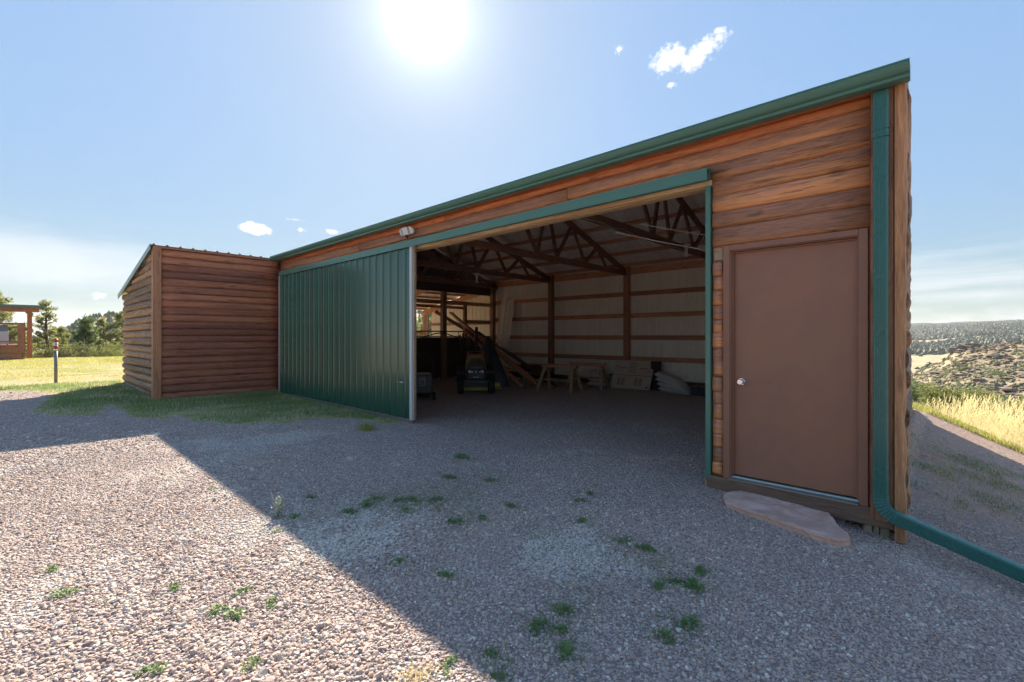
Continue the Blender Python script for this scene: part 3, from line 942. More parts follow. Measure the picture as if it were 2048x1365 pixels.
# gutter, fascia, downspout ---------------------------------------------
fas = box('fascia', 'green_metal', (-11.66, -0.118, 3.214), (0.02, -0.095, 3.305), barn)
box('soffit', 'green_metal', (-11.66, -0.094, 3.262), (0.02, 0.03, 3.270), fas)
gp = [(-.119, 3.312), (-.119, 3.205), (-.185, 3.205), (-.197, 3.211), (-.200, 3.230), (-.222, 3.243), (-.236, 3.262), (-.248, 3.284), (-.248, 3.300), (-.253, 3.302), (-.253, 3.312), (-.238, 3.312), (-.238, 3.300), (-.226, 3.27), (-.190, 3.24), (-.185, 3.22), (-.13, 3.22), (-.13, 3.312)]
gut = MB().prism(gp, -11.70, 0.030, 'YZ').build('gutter', 'green_metal', barn)
MB().prism([(-.119, 3.312), (-.119, 3.205), (-.185, 3.205), (-.200, 3.230), (-.222, 3.243), (-.252, 3.284), (-.252, 3.314)], 0.0305, 0.034, 'YZ').build('gutter_cap', 'green_metal', gut)
MB().prism([(-.119, 3.312), (-.119, 3.205), (-.185, 3.205), (-.200, 3.230), (-.222, 3.243), (-.252, 3.284), (-.252, 3.314)], -11.704, -11.7005, 'YZ').build('gutter_cap', 'green_metal', gut)

# downspout cross-section with grooves
def ds_section(w, d, ridges=6):
    pts = []
    for k in range(ridges):
        u = -w / 2 + 0.006 + (w - 0.012) * (k + 0.15) / ridges; du = (w - 0.012) / ridges
        pts += [(u, -d / 2), (u + du * .2, -d / 2 - .005), (u + du * .55, -d / 2 - .005), (u + du * .75, -d / 2)]
    pts += [(w / 2 - .004, -d / 2), (w / 2, -d / 2 + .004)]
    for k in range(4):
        v = -d / 2 + 0.008 + (d - .016) * (k + .15) / 4; dv = (d - .016) / 4
        pts += [(w / 2, v), (w / 2 + .002, v + dv * .2), (w / 2 + .002, v + dv * .55), (w / 2, v + dv * .75)]
    pts += [(w / 2, d / 2 - .004), (w / 2 - .004, d / 2), (-w / 2 + .004, d / 2), (-w / 2, d / 2 - .004)]
    for k in range(4):
        v = d / 2 - 0.008 - (d - .016) * (k + .15) / 4; dv = (d - .016) / 4
        pts += [(-w / 2, v), (-w / 2 - .002, v - dv * .2), (-w / 2 - .002, v - dv * .55), (-w / 2, v - dv * .75)]
    pts += [(-w / 2, -d / 2 + .004), (-w / 2 + .004, -d / 2)]
    return pts


def sweep(sec, path, name, m, parent, scales=None):
    """sweep a section whose first axis stays in the wall plane (X-Z), second axis along Y"""
    V = []; F = []; n = len(sec); P_ = [Vector(p) for p in path]
    for i, p in enumerate(P_):
        d = (P_[min(i + 1, len(P_) - 1)] - P_[max(i - 1, 0)]).normalized()
        yv = (Vector((0, 1, 0)) - d * d.y).normalized(); u = yv.cross(d).normalized()
        if i == 0: u0 = u
        s_ = scales[i] if scales else 1
        for a, b in sec: V.append(p + (u * a + yv * b) * s_)
    for i in range(len(P_) - 1):
        for k in range(n):
            a = i * n + k; b = i * n + (k + 1) % n
            F.append((a, b, b + n, a + n))
    F.append(tuple(range(n))); F.append(tuple(reversed(range((len(P_) - 1) * n, len(P_) * n))))
    mb = MB(); mb.add(V, F)
    return mb.build(name, m, parent)


sec = ds_section(0.088, 0.062)
ds = sweep(sec, [(-.134, -.082, 3.20), (-.134, -.082, 2.86)], 'downspout', 'teal_metal', barn)
sweep(ds_section(0.084, 0.058), [(-.134, -.082, 2.88), (-.134, -.082, 1.2), (-.134, -.082, 0.21)], 'downspout_pipe', 'teal_metal', ds)
el = [(-.134, -.082, 0.24), (-.134, -.084, 0.20)]; scs = [1.04, 1.04]
ang0 = 0.0
cxx, czz = -.134, .20
steps = 22
cr = 0.115
for i in range(1, steps + 1):
    a = R(76) * i / steps
    el.append((-.134 + cr * (1 - math.cos(a)), -.084 - .03 * i / steps, .20 - cr * math.sin(a)))
    scs.append(1.05 if i % 3 else 0.955)
ex0 = Vector(el[-1])
exd = Vector((math.sin(R(76)), -0.03, -math.cos(R(76)))).normalized()
el.append(tuple(ex0 + exd * 0.04)); scs.append(1.04)
sweep(ds_section(0.086, 0.062), el, 'elbow', 'teal_metal', ds, scs)
p1 = ex0 + exd * 0.02
p2 = Vector((0.57, -0.155, -0.088)); p3 = Vector((1.75, -0.24, -0.33))
sweep(ds_section(0.088, 0.075), [p1, p2, p3], 'downspout_extension', 'teal_metal', ds)
stc = MB()
for zz in (2.915, 2.86): stc.box((-.184, -.118, zz), (-.084, -.0805, zz + .006))
stc.build('strap', 'teal_metal', ds)

# floor ------------------------------------------------------------------
# roof: ridge at y=3.7 -------------------------------------------------
SL = 0.335
def zr(y): return 3.262 + (3.7 - abs(y - 3.7)) * SL + 0.04
roof = empty('roof', (-5.9, 3.7, 3.3)); roof.parent = barn; roof.location = Vector((-5.9, 3.7, 3.3)) - wl(barn)
rp = rib_sheet(0.914, 1, 4, 0.018, False)
mf = mbk = None
for i in range(13):
    w_ = 0.914 if i < 12 else 0.75
    x_ = -11.72 + i * 0.914
    if i == 12: rp2 = [p for p in rp if p[0] <= w_]; 
    if i < 12:
        o, mf = sheet('roof_panel', 'roof_metal', rp, (x_, -0.13, zr(-0.13)), (1, 0, 0), (0, 0, 1), (0, 3.83, 3.83 * SL), roof, me=mf)
        o, mbk = sheet('roof_panel', 'roof_metal', rp, (x_, 7.56, zr(7.56)), (1, 0, 0), (0, 0, 1), (0, -3.86, 3.86 * SL), roof, me=mbk)
    else:
        for ya, yb in ((-.13, 3.70), (7.5, 3.70)):
            xa, xb = 0.02 - .0385 * max(ya, 0), 0.02 - .0385 * yb
            MB().add([(x_, ya, zr(ya)), (xa, ya, zr(ya)), (xb, yb, zr(yb)), (x_, yb, zr(yb)), (x_, ya, zr(ya) - .004), (xa, ya, zr(ya) - .004), (xb, yb, zr(yb) - .004), (x_, yb, zr(yb) - .004)],
                     [(0, 1, 2, 3), (7, 6, 5, 4), (0, 4, 5, 1), (1, 5, 6, 2), (2, 6, 7, 3), (3, 7, 4, 0)]).build('roof_panel', 'roof_metal', roof)
MB().prism([(3.45, zr(3.45) + .02), (3.7, zr(3.7) + .035), (3.95, zr(3.95) + .02), (3.7, zr(3.7) + .045)], -11.74, -0.13, 'YZ').build('ridge_cap', 'green_metal', roof)
for y in (0.32, 0.95, 1.58, 2.21, 2.84, 3.47, 3.93, 4.56, 5.19, 5.82, 6.45, 7.08):
    zz = zr(y) - 0.052
    box('purlin', 'inner_wood', (-11.68, y - .020, zz - .045), (-0.34, y + .020, zz + .044), roof)

# trusses
def truss(x, parent):
    w = 0.040
    zt = lambda y: zr(y) - 0.098 - 0.075
    t_ = box('roof_truss', 'truss_wood', (x - w / 2, 0.12, 3.085), (x + w / 2, 7.38, 3.225), parent)
    for a, b in (((x, 0.10, zt(0.10)), (x, 3.68, zt(3.68))), ((x, 7.40, zt(7.40)), (x, 3.72, zt(3.72)))):
        MB().beam(a, b, w, 0.145).build('top_chord', 'truss_wood', t_)
    xo = 0.0
    for yb, yt in ((1.45, 0.95), (1.45, 2.0), (3.35, 2.75), (3.35, 3.68), (4.05, 3.72), (4.05, 4.65), (5.2, 4.65), (5.2, 5.75), (6.2, 5.75)):
        MB().beam((x + xo, yb, 3.20), (x + xo, yt, zt(yt)), w * .92, 0.088).build('web', 'truss_wood', t_)
    return t_


for x_ in (-0.9, -3.6, -6.3, -9.0, -11.55): truss(x_, barn)
for x_ in (-0.9, -3.6, -6.3, -9.0, -11.66):
    box('post', 'inner_wood_z', (x_ - .075, 7.215, -0.15), (x_ + .075, 7.36, 3.36), barn, bevel=0.004)

# back wall --------------------------------------------------------------
wp_ = rib_sheet(0.914, 1, 4, 0.018, True)
back = empty('back_wall', (-5.9, 7.42, 0)); back.parent = barn; back.location = Vector((-5.9, 7.42, 0)) - wl(barn)
mw = None
for i in range(13):
    if i < 12: o, mw = sheet('wall_panel', 'tan_metal', wp_, (-11.76 + i * .914, 7.43, -0.03), (1, 0, 0), (0, 1, 0), (0, 0, 3.35), back, me=mw)
    else: sheet('wall_panel', 'tan_metal', [p for p in wp_ if p[0] < .46], (-11.76 + i * .914, 7.43, -0.03), (1, 0, 0), (0, 1, 0), (0, 0, 3.35), back)
for zz in (0.76, 1.35, 1.97, 2.58):
    for a, b in ((-11.58, -9.08), (-8.92, -6.38), (-6.22, -3.68), (-3.52, -.98)):
        box('girt', 'inner_wood', (a - .08, 7.362, zz - .062), (b + .08, 7.400, zz + .062), back)
box('eave_board', 'inner_wood', (-11.6, 7.362, 3.13), (-0.36, 7.400, 3.315), back)
box('skirt_board', 'dark_board', (-11.6, 7.362, -0.03), (-0.36, 7.400, 0.16), back)

# right end wall: half logs outside, sheet inside
rw = MB(); rw.box((-0.055, 0.105, -0.15), (-0.035, 7.42, 3.2))
rw.prism([(0.0, 3.2), (0.0, zr(0) - .004), (3.7, zr(3.7) - .004), (7.42, zr(7.42) - .004), (7.42, 3.2)], -0.055, -0.035, 'YZ')
rw.v = [(x - 0.0385 * y, y, z) for x, y, z in rw.v]
right = rw.build('end_wall', 'tan_metal', barn)
SKEW = 0.0385
z = -0.06
i = 0
while z < 3.12:
    hh = 0.150 + 0.012 * math.sin(i * 1.7)
    log(right, 'peeled_log', 0.055 + 0.03 * (i % 2), 7.50 + 0.05 * math.sin(i), z, min(z + hh, 3.24), 0.050 + 0.010 * math.sin(i * 2.9), 'R', -0.030, power=0.6, wob=0.006, step=0.25, knobs=0.007)
    z += hh; i += 1
k = 0
while z < 4.35:
    ins = (z + .1 - 3.25) / SL + 0.1
    log(right, 'peeled_log', max(.06, ins), 7.42 - max(0, ins), z, z + .15, 0.055, 'R', -0.03)
    z += .15

# left side of the main room: boards below, open above
left = empty('side_wall', (-11.75, 3.7, 0)); left.parent = barn; left.location = Vector((-11.75, 3.7, 0)) - wl(barn)
for i in range(9):
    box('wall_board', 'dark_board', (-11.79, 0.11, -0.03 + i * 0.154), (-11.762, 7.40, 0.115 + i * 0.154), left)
box('gap_light_block', 'dark_board', (-11.812, 0.11, -0.03), (-11.795, 7.40, 1.35), left)  # unseen sheet added behind the boards to block light through their gaps
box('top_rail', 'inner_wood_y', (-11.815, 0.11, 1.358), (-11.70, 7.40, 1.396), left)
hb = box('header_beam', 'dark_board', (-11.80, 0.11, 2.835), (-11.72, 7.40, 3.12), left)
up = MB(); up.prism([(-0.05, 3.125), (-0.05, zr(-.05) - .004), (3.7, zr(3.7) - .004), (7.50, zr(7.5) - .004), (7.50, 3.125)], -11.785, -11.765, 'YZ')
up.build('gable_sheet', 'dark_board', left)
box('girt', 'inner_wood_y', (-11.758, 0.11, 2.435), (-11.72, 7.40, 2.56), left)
box('girt', 'inner_wood_y', (-11.758, 0.11, 2.30), (-11.72, 5.98, 2.385), left)
box('girt', 'inner_wood_y', (-11.758, 6.10, 1.825), (-11.72, 7.40, 1.945), left)
box('post', 'inner_wood_z', (-11.719, 4.95, -0.1), (-11.57, 5.10, 2.83), left)
box('post', 'inner_wood_z', (-11.80, 5.985, 1.397), (-11.70, 6.095, 2.434), left)
box('post', 'inner_wood_z', (-11.719, 2.35, -0.1), (-11.57, 2.50, 2.83), left)
MB().beam((-12.3, 5.2, 2.22), (-11.95, 6.95, 1.30), 0.03, 0.12).build('brace', 'pale_wood', left)

# ------------------------------------------------------------------ wing
wing = empty('wing_roof', (-14, 2.5, 3)); wing.parent = barn; wing.location = Vector((-14, 2.5, 3)) - wl(barn)
def zw(x): return 3.275 + (x + 11.80) * 0.178
wallE = box('wing_wall', 'dark_board', (-11.90, -2.37, 0.02), (-11.835, 0.03, 3.235), barn)
z = 0.04; i = 0
while z < 3.20:
    hh = 0.1515 + 0.005 * math.sin(i * 2.1); z1 = min(z + hh, 3.235)
    log(wallE, 'wing_log', -2.352, 0.06, z, z1, 0.048, 'E', -11.835, power=0.6, wob=0.004, step=0.3)
    z = z1; i += 1
box('corner_board', 'corner_board', (-11.905, -2.500, 0.02), (-11.775, -2.352, 3.262), wallE, bevel=0.004)
gw = MB(); gw.prism([(-11.93, 0.02), (-11.93, 3.21), (-15.86, zw(-15.86) - .06), (-15.86, 0.02)], -2.40, -2.36, 'XZ')
gable = gw.build('wing_wall', 'dark_board', barn)
z = 0.03; i = 0
while z < 3.15:
    hh = 0.165 + 0.014 * math.sin(i * 1.9)
    zt = z + hh
    lim = -11.80 - (3.275 - 0.05 - (z + hh * 0.30)) / 0.178
    x0 = max(-15.90 + 0.05 * math.sin(i * 2.7), lim)
    if -11.94 - x0 > 0.25:
        log(gable, 'peeled_log', x0, -11.938 + 0.01 * math.sin(i * 3.3), z, zt, 0.080 + 0.012 * math.sin(i * 2.2), 'S', -2.40, power=0.75, wob=0.010, step=0.16, knobs=0.006)
    z = zt; i += 1
wr = rib_sheet(0.914, 1, 4, 0.028, False)
mwr = None
for i in range(11):
    o, mwr = sheet('roof_panel', 'tan_metal', wr, (-11.745, -2.53 + i * .914, zw(-11.745)), (0, 1, 0), (0, 0, 1), (-4.44, 0, -4.44 * .178), wing, me=mwr)
MB().beam((-11.77, -2.535, zw(-11.77) - .035), (-16.19, -2.535, zw(-16.19) - .035), 0.02, 0.115).build('rake_trim', 'green_metal', wing)
box('edge_board', 'wing_log', (-11.83, -2.50, 3.235), (-11.772, -0.26, 3.268), wing)
for x_ in (-12.1, -12.7, -13.3, -13.9, -14.5, -15.1, -15.7):
    box('purlin', 'inner_wood_y', (x_ - .02, -2.35, zw(x_) - .10), (x_ + .02, 7.5, zw(x_) - .016), wing)
for y_ in (0.05, 2.45, 4.9, 7.28):
    MB().beam((-11.83, y_, zw(-11.83) - .20), (-15.95, y_, zw(-15.95) - .20), 0.045, 0.19).build('rafter', 'inner_wood', wing)
wn = empty('wing_north_wall', (-13.8, 7.45, 0)); wn.name = 'wing_back_wall'; WL['wing_back_wall'] = Vector((-13.8, 7.45, 0)); wn.parent = barn; wn.location = Vector((-13.8, 7.45, 0)) - wl(barn)
mq = None
paint('cream_wall_metal', (0.86, 0.76, 0.58), 0.45, 0.1)
for i in range(4):
    o, mq = sheet('wall_panel', 'cream_wall_metal', wp_, (-15.46 + i * .914, 7.44, 0.02), (1, 0, 0), (0, 1, 0), (0, 0, 3.05 if i > 1 else 3.05), wn, me=mq) if i > 1 else sheet('wall_panel', 'cream_wall_metal', wp_, (-15.46 + i * .914, 7.44, 0.02), (1, 0, 0), (0, 1, 0), (0, 0, 2.62), wn)[0:1] + (None,)
box('girt', 'inner_wood', (-15.6, 7.385, 1.815), (-11.85, 7.425, 1.925), wn)
box('girt', 'inner_wood', (-15.6, 7.385, 0.80), (-11.85, 7.425, 0.91), wn)
ww = empty('wing_side_wall', (-15.8, 3, 0)); ww.parent = barn; ww.location = Vector((-15.8, 3, 0)) - wl(barn)
for y_ in (-2.28, 0.05, 2.45, 4.9, 7.35):
    box('post', 'inner_wood_z', (-15.86, y_ - .075, -0.1), (-15.71, y_ + .075, zw(-15.86) - .10), ww)
for i in range(2):
    box('wall_board', 'wing_log', (-15.90, -2.36, 0.05 + i * .157), (-15.87, 7.42, 0.20 + i * .157), ww)
for i in range(2, 8):
    box('wall_board', 'wing_log', (-15.90, -2.36, 0.05 + i * .157), (-15.87, 0.0, 0.20 + i * .157), ww)
box('top_rail', 'inner_wood_y', (-15.90, 0.13, 1.47), (-15.86, 7.27, 1.60), ww)
for i in range(8):
    box('wall_board', 'wing_log', (-15.90, -2.36, 1.31 + i * .150), (-15.87, 0.0, 1.455 + i * .150), ww)

# ------------------------------------------------------------------ loose stones of the yard (geometry nodes)
def stone_field():
    # candidate points in the part of the yard the photograph looks at, a little wider
    f = np.array([-math.sin(R(YAW)), math.cos(R(YAW))]); rt = np.array([math.cos(R(YAW)), math.sin(R(YAW))])
    pts = []
    for z0, z1, dens in ((1.2, 2.6, 5600), (2.6, 3.8, 4600), (3.8, 5.5, 2700), (5.5, 8.0, 1100), (8.0, 11.0, 300)):
        w1 = z1 * 1.22
        n = int(dens * (z1 - z0) * 2 * w1)
        zz = rng.uniform(z0, z1, n); xx = rng.uniform(-w1, w1, n)
        k = np.abs(xx) < zz * 1.22 + 0.15
        zz, xx = zz[k], xx[k]
        pts.append(np.stack([CX + f[0] * zz + rt[0] * xx, CY + f[1] * zz + rt[1] * xx, zz], -1))
    p = np.concatenate(pts)
    x, y = p[:, 0], p[:, 1]
    keep = lawn_amount(x, y) < 0.50 + 0.05 * rng.normal(size=len(x))
    keep &= ~((x < -0.0) & (x > -11.8) & (y > 0.6 + rng.exponential(1.0, len(x))))
    keep &= ~((x > -0.3 - .04 * y) & (y > 0.9 + rng.normal(0, .25, len(x))) & (rng.random(len(x)) < 0.9))
    keep &= ~((x > -1.40) & (x < 0.0) & (y > -0.03) & (y < .7))
    keep &= ~((x < -11.75) & (y > -2.43))
    patch = vnoise(x * 0.9, y * 0.9, 21)
    keep &= rng.random(len(x)) < np.where(patch > 0.62, 0.62, 1.0)
    p = p[keep]
    x, y = p[:, 0], p[:, 1]
    z = height(x, y)
    co = np.stack([x, y, z + 0.001], -1)
    me = bpy.data.meshes.new('gravel'); me.vertices.add(len(co)); me.vertices.foreach_set('co', co.astype(np.float32).ravel())
    rot = np.stack([rng.normal(0, .45, len(x)), rng.normal(0, .45, len(x)), rng.uniform(0, 6.28, len(x))], -1)
    big = rng.lognormal(-.02, 0.33, len(x))
    worn = np.exp(-(((x + 4.0) / 2.6) ** 2 + ((y + 0.3) / 1.7) ** 2)); big = big * (1 - .42 * worn) * np.interp(vnoise(x * .8 + 7, y * .8, 31), [.3, .6], [1.08, .72])
    base_s = np.interp(y + x * 0.08, [-5, -2.5, -0.5, 2], [0.0085, 0.0075, 0.0066, 0.0062]) * np.interp(p[:, 2], [2, 6, 10], [1, 1.05, 1.3])
    fine = np.interp(x, [-12, -7, -3, 0], [1.0, 0.95, 0.85, 1.05])
    s = base_s * big * fine
    scl = np.stack([s * rng.uniform(.9, 1.45, len(x)), s * rng.uniform(.75, 1.1, len(x)), s * rng.uniform(.45, .8, len(x))], -1)
    a = me.attributes.new('rot', 'FLOAT_VECTOR', 'POINT'); a.data.foreach_set('vector', rot.astype(np.float32).ravel())
    a = me.attributes.new('scl', 'FLOAT_VECTOR', 'POINT'); a.data.foreach_set('vector', scl.astype(np.float32).ravel())
    o = link('gravel', me); tag(o, 'loose pinkish grey crushed gravel covering the yard before the barn', 'gravel', kind='stuff')
    ng = bpy.data.node_groups.new('gravel_scatter', 'GeometryNodeTree')
    ng.interface.new_socket('Geometry', in_out='INPUT', socket_type='NodeSocketGeometry')
    ng.interface.new_socket('Geometry', in_out='OUTPUT', socket_type='NodeSocketGeometry')
    N = ng.nodes; Lk = ng.links
    gi = N.new('NodeGroupInput'); go = N.new('NodeGroupOutput')
    join = N.new('GeometryNodeJoinGeometry')
    for k in range(6):
        ico = N.new('GeometryNodeMeshIcoSphere'); ico.inputs['Radius'].default_value = 1.0; ico.inputs['Subdivisions'].default_value = 2
        nz = N.new('ShaderNodeTexNoise'); nz.noise_dimensions = '4D'; nz.inputs['W'].default_value = k * 3.7
        nz.inputs['Scale'].default_value = 0.9; nz.inputs['Detail'].default_value = 2
        sub = N.new('ShaderNodeVectorMath'); sub.operation = 'SUBTRACT'; sub.inputs[1].default_value = (.5, .5, .5)
        Lk.new(nz.outputs['Color'], sub.inputs[0])
        sc_ = N.new('ShaderNodeVectorMath'); sc_.operation = 'SCALE'; sc_.inputs['Scale'].default_value = 1.5
        Lk.new(sub.outputs[0], sc_.inputs[0])
        # snap a little so that faces read as broken facets
        sp = N.new('GeometryNodeSetPosition'); Lk.new(ico.outputs['Mesh'], sp.inputs['Geometry']); Lk.new(sc_.outputs[0], sp.inputs['Offset'])
        sm = N.new('GeometryNodeSetShadeSmooth'); sm.inputs['Shade Smooth'].default_value = False
        Lk.new(sp.outputs[0], sm.inputs[0])
        st = N.new('GeometryNodeSetMaterial'); st.inputs['Material'].default_value = MATS['stone']
        Lk.new(sm.outputs[0], st.inputs[0])
        gti = N.new('GeometryNodeGeometryToInstance'); Lk.new(st.outputs[0], gti.inputs[0])
        Lk.new(gti.outputs[0], join.inputs[0])
    iop = N.new('GeometryNodeInstanceOnPoints')
    Lk.new(gi.outputs[0], iop.inputs['Points']); Lk.new(join.outputs[0], iop.inputs['Instance'])
    iop.inputs['Pick Instance'].default_value = True
    ri = N.new('FunctionNodeRandomValue'); ri.data_type = 'INT'
    for s_ in ri.inputs:
        if s_.name == 'Min' and s_.type == 'INT': s_.default_value = 0
        if s_.name == 'Max' and s_.type == 'INT': s_.default_value = 5
    Lk.new([q for q in ri.outputs if q.type == 'INT'][0], iop.inputs['Instance Index'])
    na1 = N.new('GeometryNodeInputNamedAttribute'); na1.data_type = 'FLOAT_VECTOR'; na1.inputs['Name'].default_value = 'rot'
    na2 = N.new('GeometryNodeInputNamedAttribute'); na2.data_type = 'FLOAT_VECTOR'; na2.inputs['Name'].default_value = 'scl'
    Lk.new(na1.outputs[0], iop.inputs['Rotation']); Lk.new(na2.outputs[0], iop.inputs['Scale'])
    Lk.new(iop.outputs[0], go.inputs[0])
    mo = o.modifiers.new('scatter', 'NODES'); mo.node_group = ng
    return len(x)


print('stones', stone_field())


# ------------------------------------------------------------------ grass
def blades(name, m, x, y, h, w, lean=0.35, seg=2, kind='stuff', parent=None, z=None, dens_col=None, label=None, cat=None, droop=0.6):
    n = len(x)
    z = height(x, y) - 0.005 if z is None else z
    a = rng.uniform(0, 6.28, n); l = np.abs(rng.normal(0, lean, n)) * h
    dx, dy = np.cos(a) * l, np.sin(a) * l
    b = a + math.pi / 2 + rng.normal(0, .5, n)
    wx, wy = np.cos(b) * w / 2, np.sin(b) * w / 2
    rows = []
    for k in range(seg):
        t_ = k / seg
        ww_ = 1 - 0.45 * t_
        cx_, cy_, cz_ = x + dx * t_ ** 1.6, y + dy * t_ ** 1.6, z + h * (t_ - 0.0)
        rows.append(np.stack([cx_ - wx * ww_, cy_ - wy * ww_, cz_], -1)); rows.append(np.stack([cx_ + wx * ww_, cy_ + wy * ww_, cz_], -1))
    rows.append(np.stack([x + dx, y + dy, z + h * (1 - droop * (l / h) ** 2)], -1))
    V = np.stack(rows, 1); nv = V.shape[1]; base = np.arange(n)[:, None] * nv
    F = []
    for k in range(seg - 1):
        q = 2 * k
        F.append(base + [[q, q + 1, q + 3]]); F.append(base + [[q, q + 3, q + 2]])
    q = 2 * (seg - 1); F.append(base + [[q, q + 1, q + 2]])
    me = quick_mesh(name, V.reshape(-1, 3), np.concatenate(F), m)
    o = link(name, me, parent)
    return tag(o, label, cat, kind=kind)


def scatter(n, x0, x1, y0, y1, f):
    x = rng.uniform(x0, x1, n); y = rng.uniform(y0, y1, n)
    k = f(x, y) > rng.random(n)
    return x[k], y[k]


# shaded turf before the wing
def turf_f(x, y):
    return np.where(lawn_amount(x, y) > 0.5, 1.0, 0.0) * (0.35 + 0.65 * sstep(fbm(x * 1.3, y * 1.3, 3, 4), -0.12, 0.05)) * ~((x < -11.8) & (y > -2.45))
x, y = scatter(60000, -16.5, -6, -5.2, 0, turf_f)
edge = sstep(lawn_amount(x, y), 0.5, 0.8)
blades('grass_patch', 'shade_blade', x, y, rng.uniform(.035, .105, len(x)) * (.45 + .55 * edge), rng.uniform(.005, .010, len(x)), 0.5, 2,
       label='green grass growing at the foot of the log wing', cat='grass')
# the lawn beyond
def lawn_f(x, y):
    return (lawn_amount(x, y) > 0.5) * (0.25 + 0.75 * sstep(fbm(x * .7, y * .7, 3, 14), -0.15, 0.1)) * ~((x < -11.8) & (x > -15.9) & (y > -2.45)) * (x < -15.5)
x, y = scatter(150000, -34.5, -15.5, -13, 6, lawn_f)
r_ = np.hypot(x - CX, y - CY)
blades('grass', 'lawn_blade', x, y, rng.uniform(.02, .07, len(x)), rng.uniform(.007, .014, len(x)) * np.interp(r_, [12, 34], [0.9, 2.0]), 0.6, 1,
       label='sunlit mown lawn beyond the gravel yard', cat='grass')
x, y = scatter(60000, -34.5, -15.5, -13, 6, lambda x, y: lawn_f(x, y) * sstep(fbm(x * .5, y * 1.1, 3, 34), -0.10, 0.06))
r_ = np.hypot(x - CX, y - CY)
blades('dry_grass', 'dry_blade', x, y, rng.uniform(.02, .06, len(x)), rng.uniform(.007, .014, len(x)) * np.interp(r_, [12, 34], [0.9, 2.0]), 0.7, 1,
       label='straw coloured dry grass in the lawn', cat='grass')
# thin weeds on the shaded side strip
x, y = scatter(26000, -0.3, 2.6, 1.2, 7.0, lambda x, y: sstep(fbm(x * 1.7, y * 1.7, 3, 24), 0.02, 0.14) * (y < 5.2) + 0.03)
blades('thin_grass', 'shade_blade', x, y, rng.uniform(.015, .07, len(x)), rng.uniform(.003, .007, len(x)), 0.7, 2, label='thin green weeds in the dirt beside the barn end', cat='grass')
x, y = scatter(14000, -0.3, 2.6, 1.0, 7.0, lambda x, y: sstep(fbm(x * 1.7, y * 1.7, 3, 25), -0.02, 0.14) * (y < 5.2) + 0.03)
blades('thin_dry_grass', 'dry_blade', x, y, rng.uniform(.015, .06, len(x)), rng.uniform(.003, .006, len(x)), 0.9, 2, label='thin dry weeds in the dirt beside the barn end', cat='grass')


def tall_grass():
    n = 5200
    x = rng.uniform(-0.1, 7.5, n); y = rng.uniform(8.7, 14.0, n)
    k = (y > 8.75 - 0.12 * (x - 1.3)) & (rng.random(n) < np.interp(x, [-.1, .4, 1.0], [0.1, 0.45, 1.0])); x, y = x[k], y[k]; n = len(x)
    z = height(x, y) - .01
    h = rng.uniform(.45, 1.0, n) * np.interp(x, [0, .6, 1.2], [.35, .75, 1]) * np.interp(y, [8.7, 9.3], [.55, 1])
    V = []; F = []
    for i in range(n):
        a = rng.normal(0.2, 0.5); l = h[i] * abs(rng.normal(.18, .14)); dx, dy = math.cos(a) * l, math.sin(a) * l
        w = rng.uniform(.003, .0055)
        px_, py_ = x[i], y[i]
        b0 = len(V)
        for t_, ww in ((0, 1), (.4, .9), (.75, .7), (1.0, .4)):
            V.append((px_ + dx * t_ ** 2 - w * ww / 2, py_ + dy * t_ ** 2, z[i] + h[i] * t_)); V.append((px_ + dx * t_ ** 2 + w * ww / 2, py_ + dy * t_ ** 2, z[i] + h[i] * t_))
        for t_ in range(3):
            q = b0 + 2 * t_; F.append((q, q + 1, q + 3)); F.append((q, q + 3, q + 2))
        if rng.random() < 0.55:      # seed head
            hx, hy, hz = px_ + dx, py_ + dy, z[i] + h[i]
            for s_ in range(5):
                q = len(V); u = s_ / 5
                ox, oz = rng.normal(0, .008), -0.13 * u
                V += [(hx - dx * .12 * u + ox - .006, hy, hz + oz), (hx - dx * .12 * u + ox + .006, hy + .004, hz + oz), (hx - dx * .12 * u + ox + rng.normal(0, .008), hy, hz + oz + .042)]
                F.append((q, q + 1, q + 2))
        for s_ in range(3):          # leaf blades
            q = len(V); aa = rng.uniform(0, 6.28); ll = rng.uniform(.08, .22); t_ = rng.uniform(.05, .5)
            bx, by, bz = px_ + dx * t_ ** 2, py_ + dy * t_ ** 2, z[i] + h[i] * t_
            V += [(bx - .003, by, bz), (bx + .003, by, bz), (bx + math.cos(aa) * ll, by + math.sin(aa) * ll, bz + ll * rng.uniform(.2, 1.0))]
            F.append((q, q + 1, q + 2))
    me = quick_mesh('tall_grass', V, F, 'tall_dry')
    tag(link('tall_grass', me), 'tall pale yellow seeding grass along the edge of the slope', 'grass', kind='stuff')


tall_grass()
x, y = scatter(9000, -0.5, 7, 8.55, 9.4, lambda x, y: np.ones_like(x))
blades('green_verge', 'lawn_blade', x, y, rng.uniform(.03, .16, len(x)), rng.uniform(.006, .012, len(x)), 0.6, 2, label='low green weeds in front of the tall dry grass', cat='grass')


# ------------------------------------------------------------------ trees and shrubs
def needle_tufts(pts, nrm, size, n, spread=1.0):
    """needle fans round each point"""
    pts = np.asarray(pts); m_ = len(pts)
    P_ = np.repeat(pts, n, 0); D = rng.normal(size=(m_ * n, 3)); D[:, 2] += 0.35
    D += np.repeat(np.asarray(nrm), n, 0) * 0.8
    D /= np.linalg.norm(D, axis=1)[:, None]
    L_ = rng.uniform(.6, 1.1, m_ * n)[:, None] * size
    Sd = np.cross(D, rng.normal(size=D.shape)); Sd /= np.linalg.norm(Sd, axis=1)[:, None] + 1e-9
    w = size * 0.16
    P_ = P_ + rng.normal(0, size * .25 * spread, P_.shape)
    V = np.stack([P_ - Sd * w, P_ + Sd * w, P_ + D * L_], 1).reshape(-1, 3)
    return V, np.arange(len(V)).reshape(-1, 3)


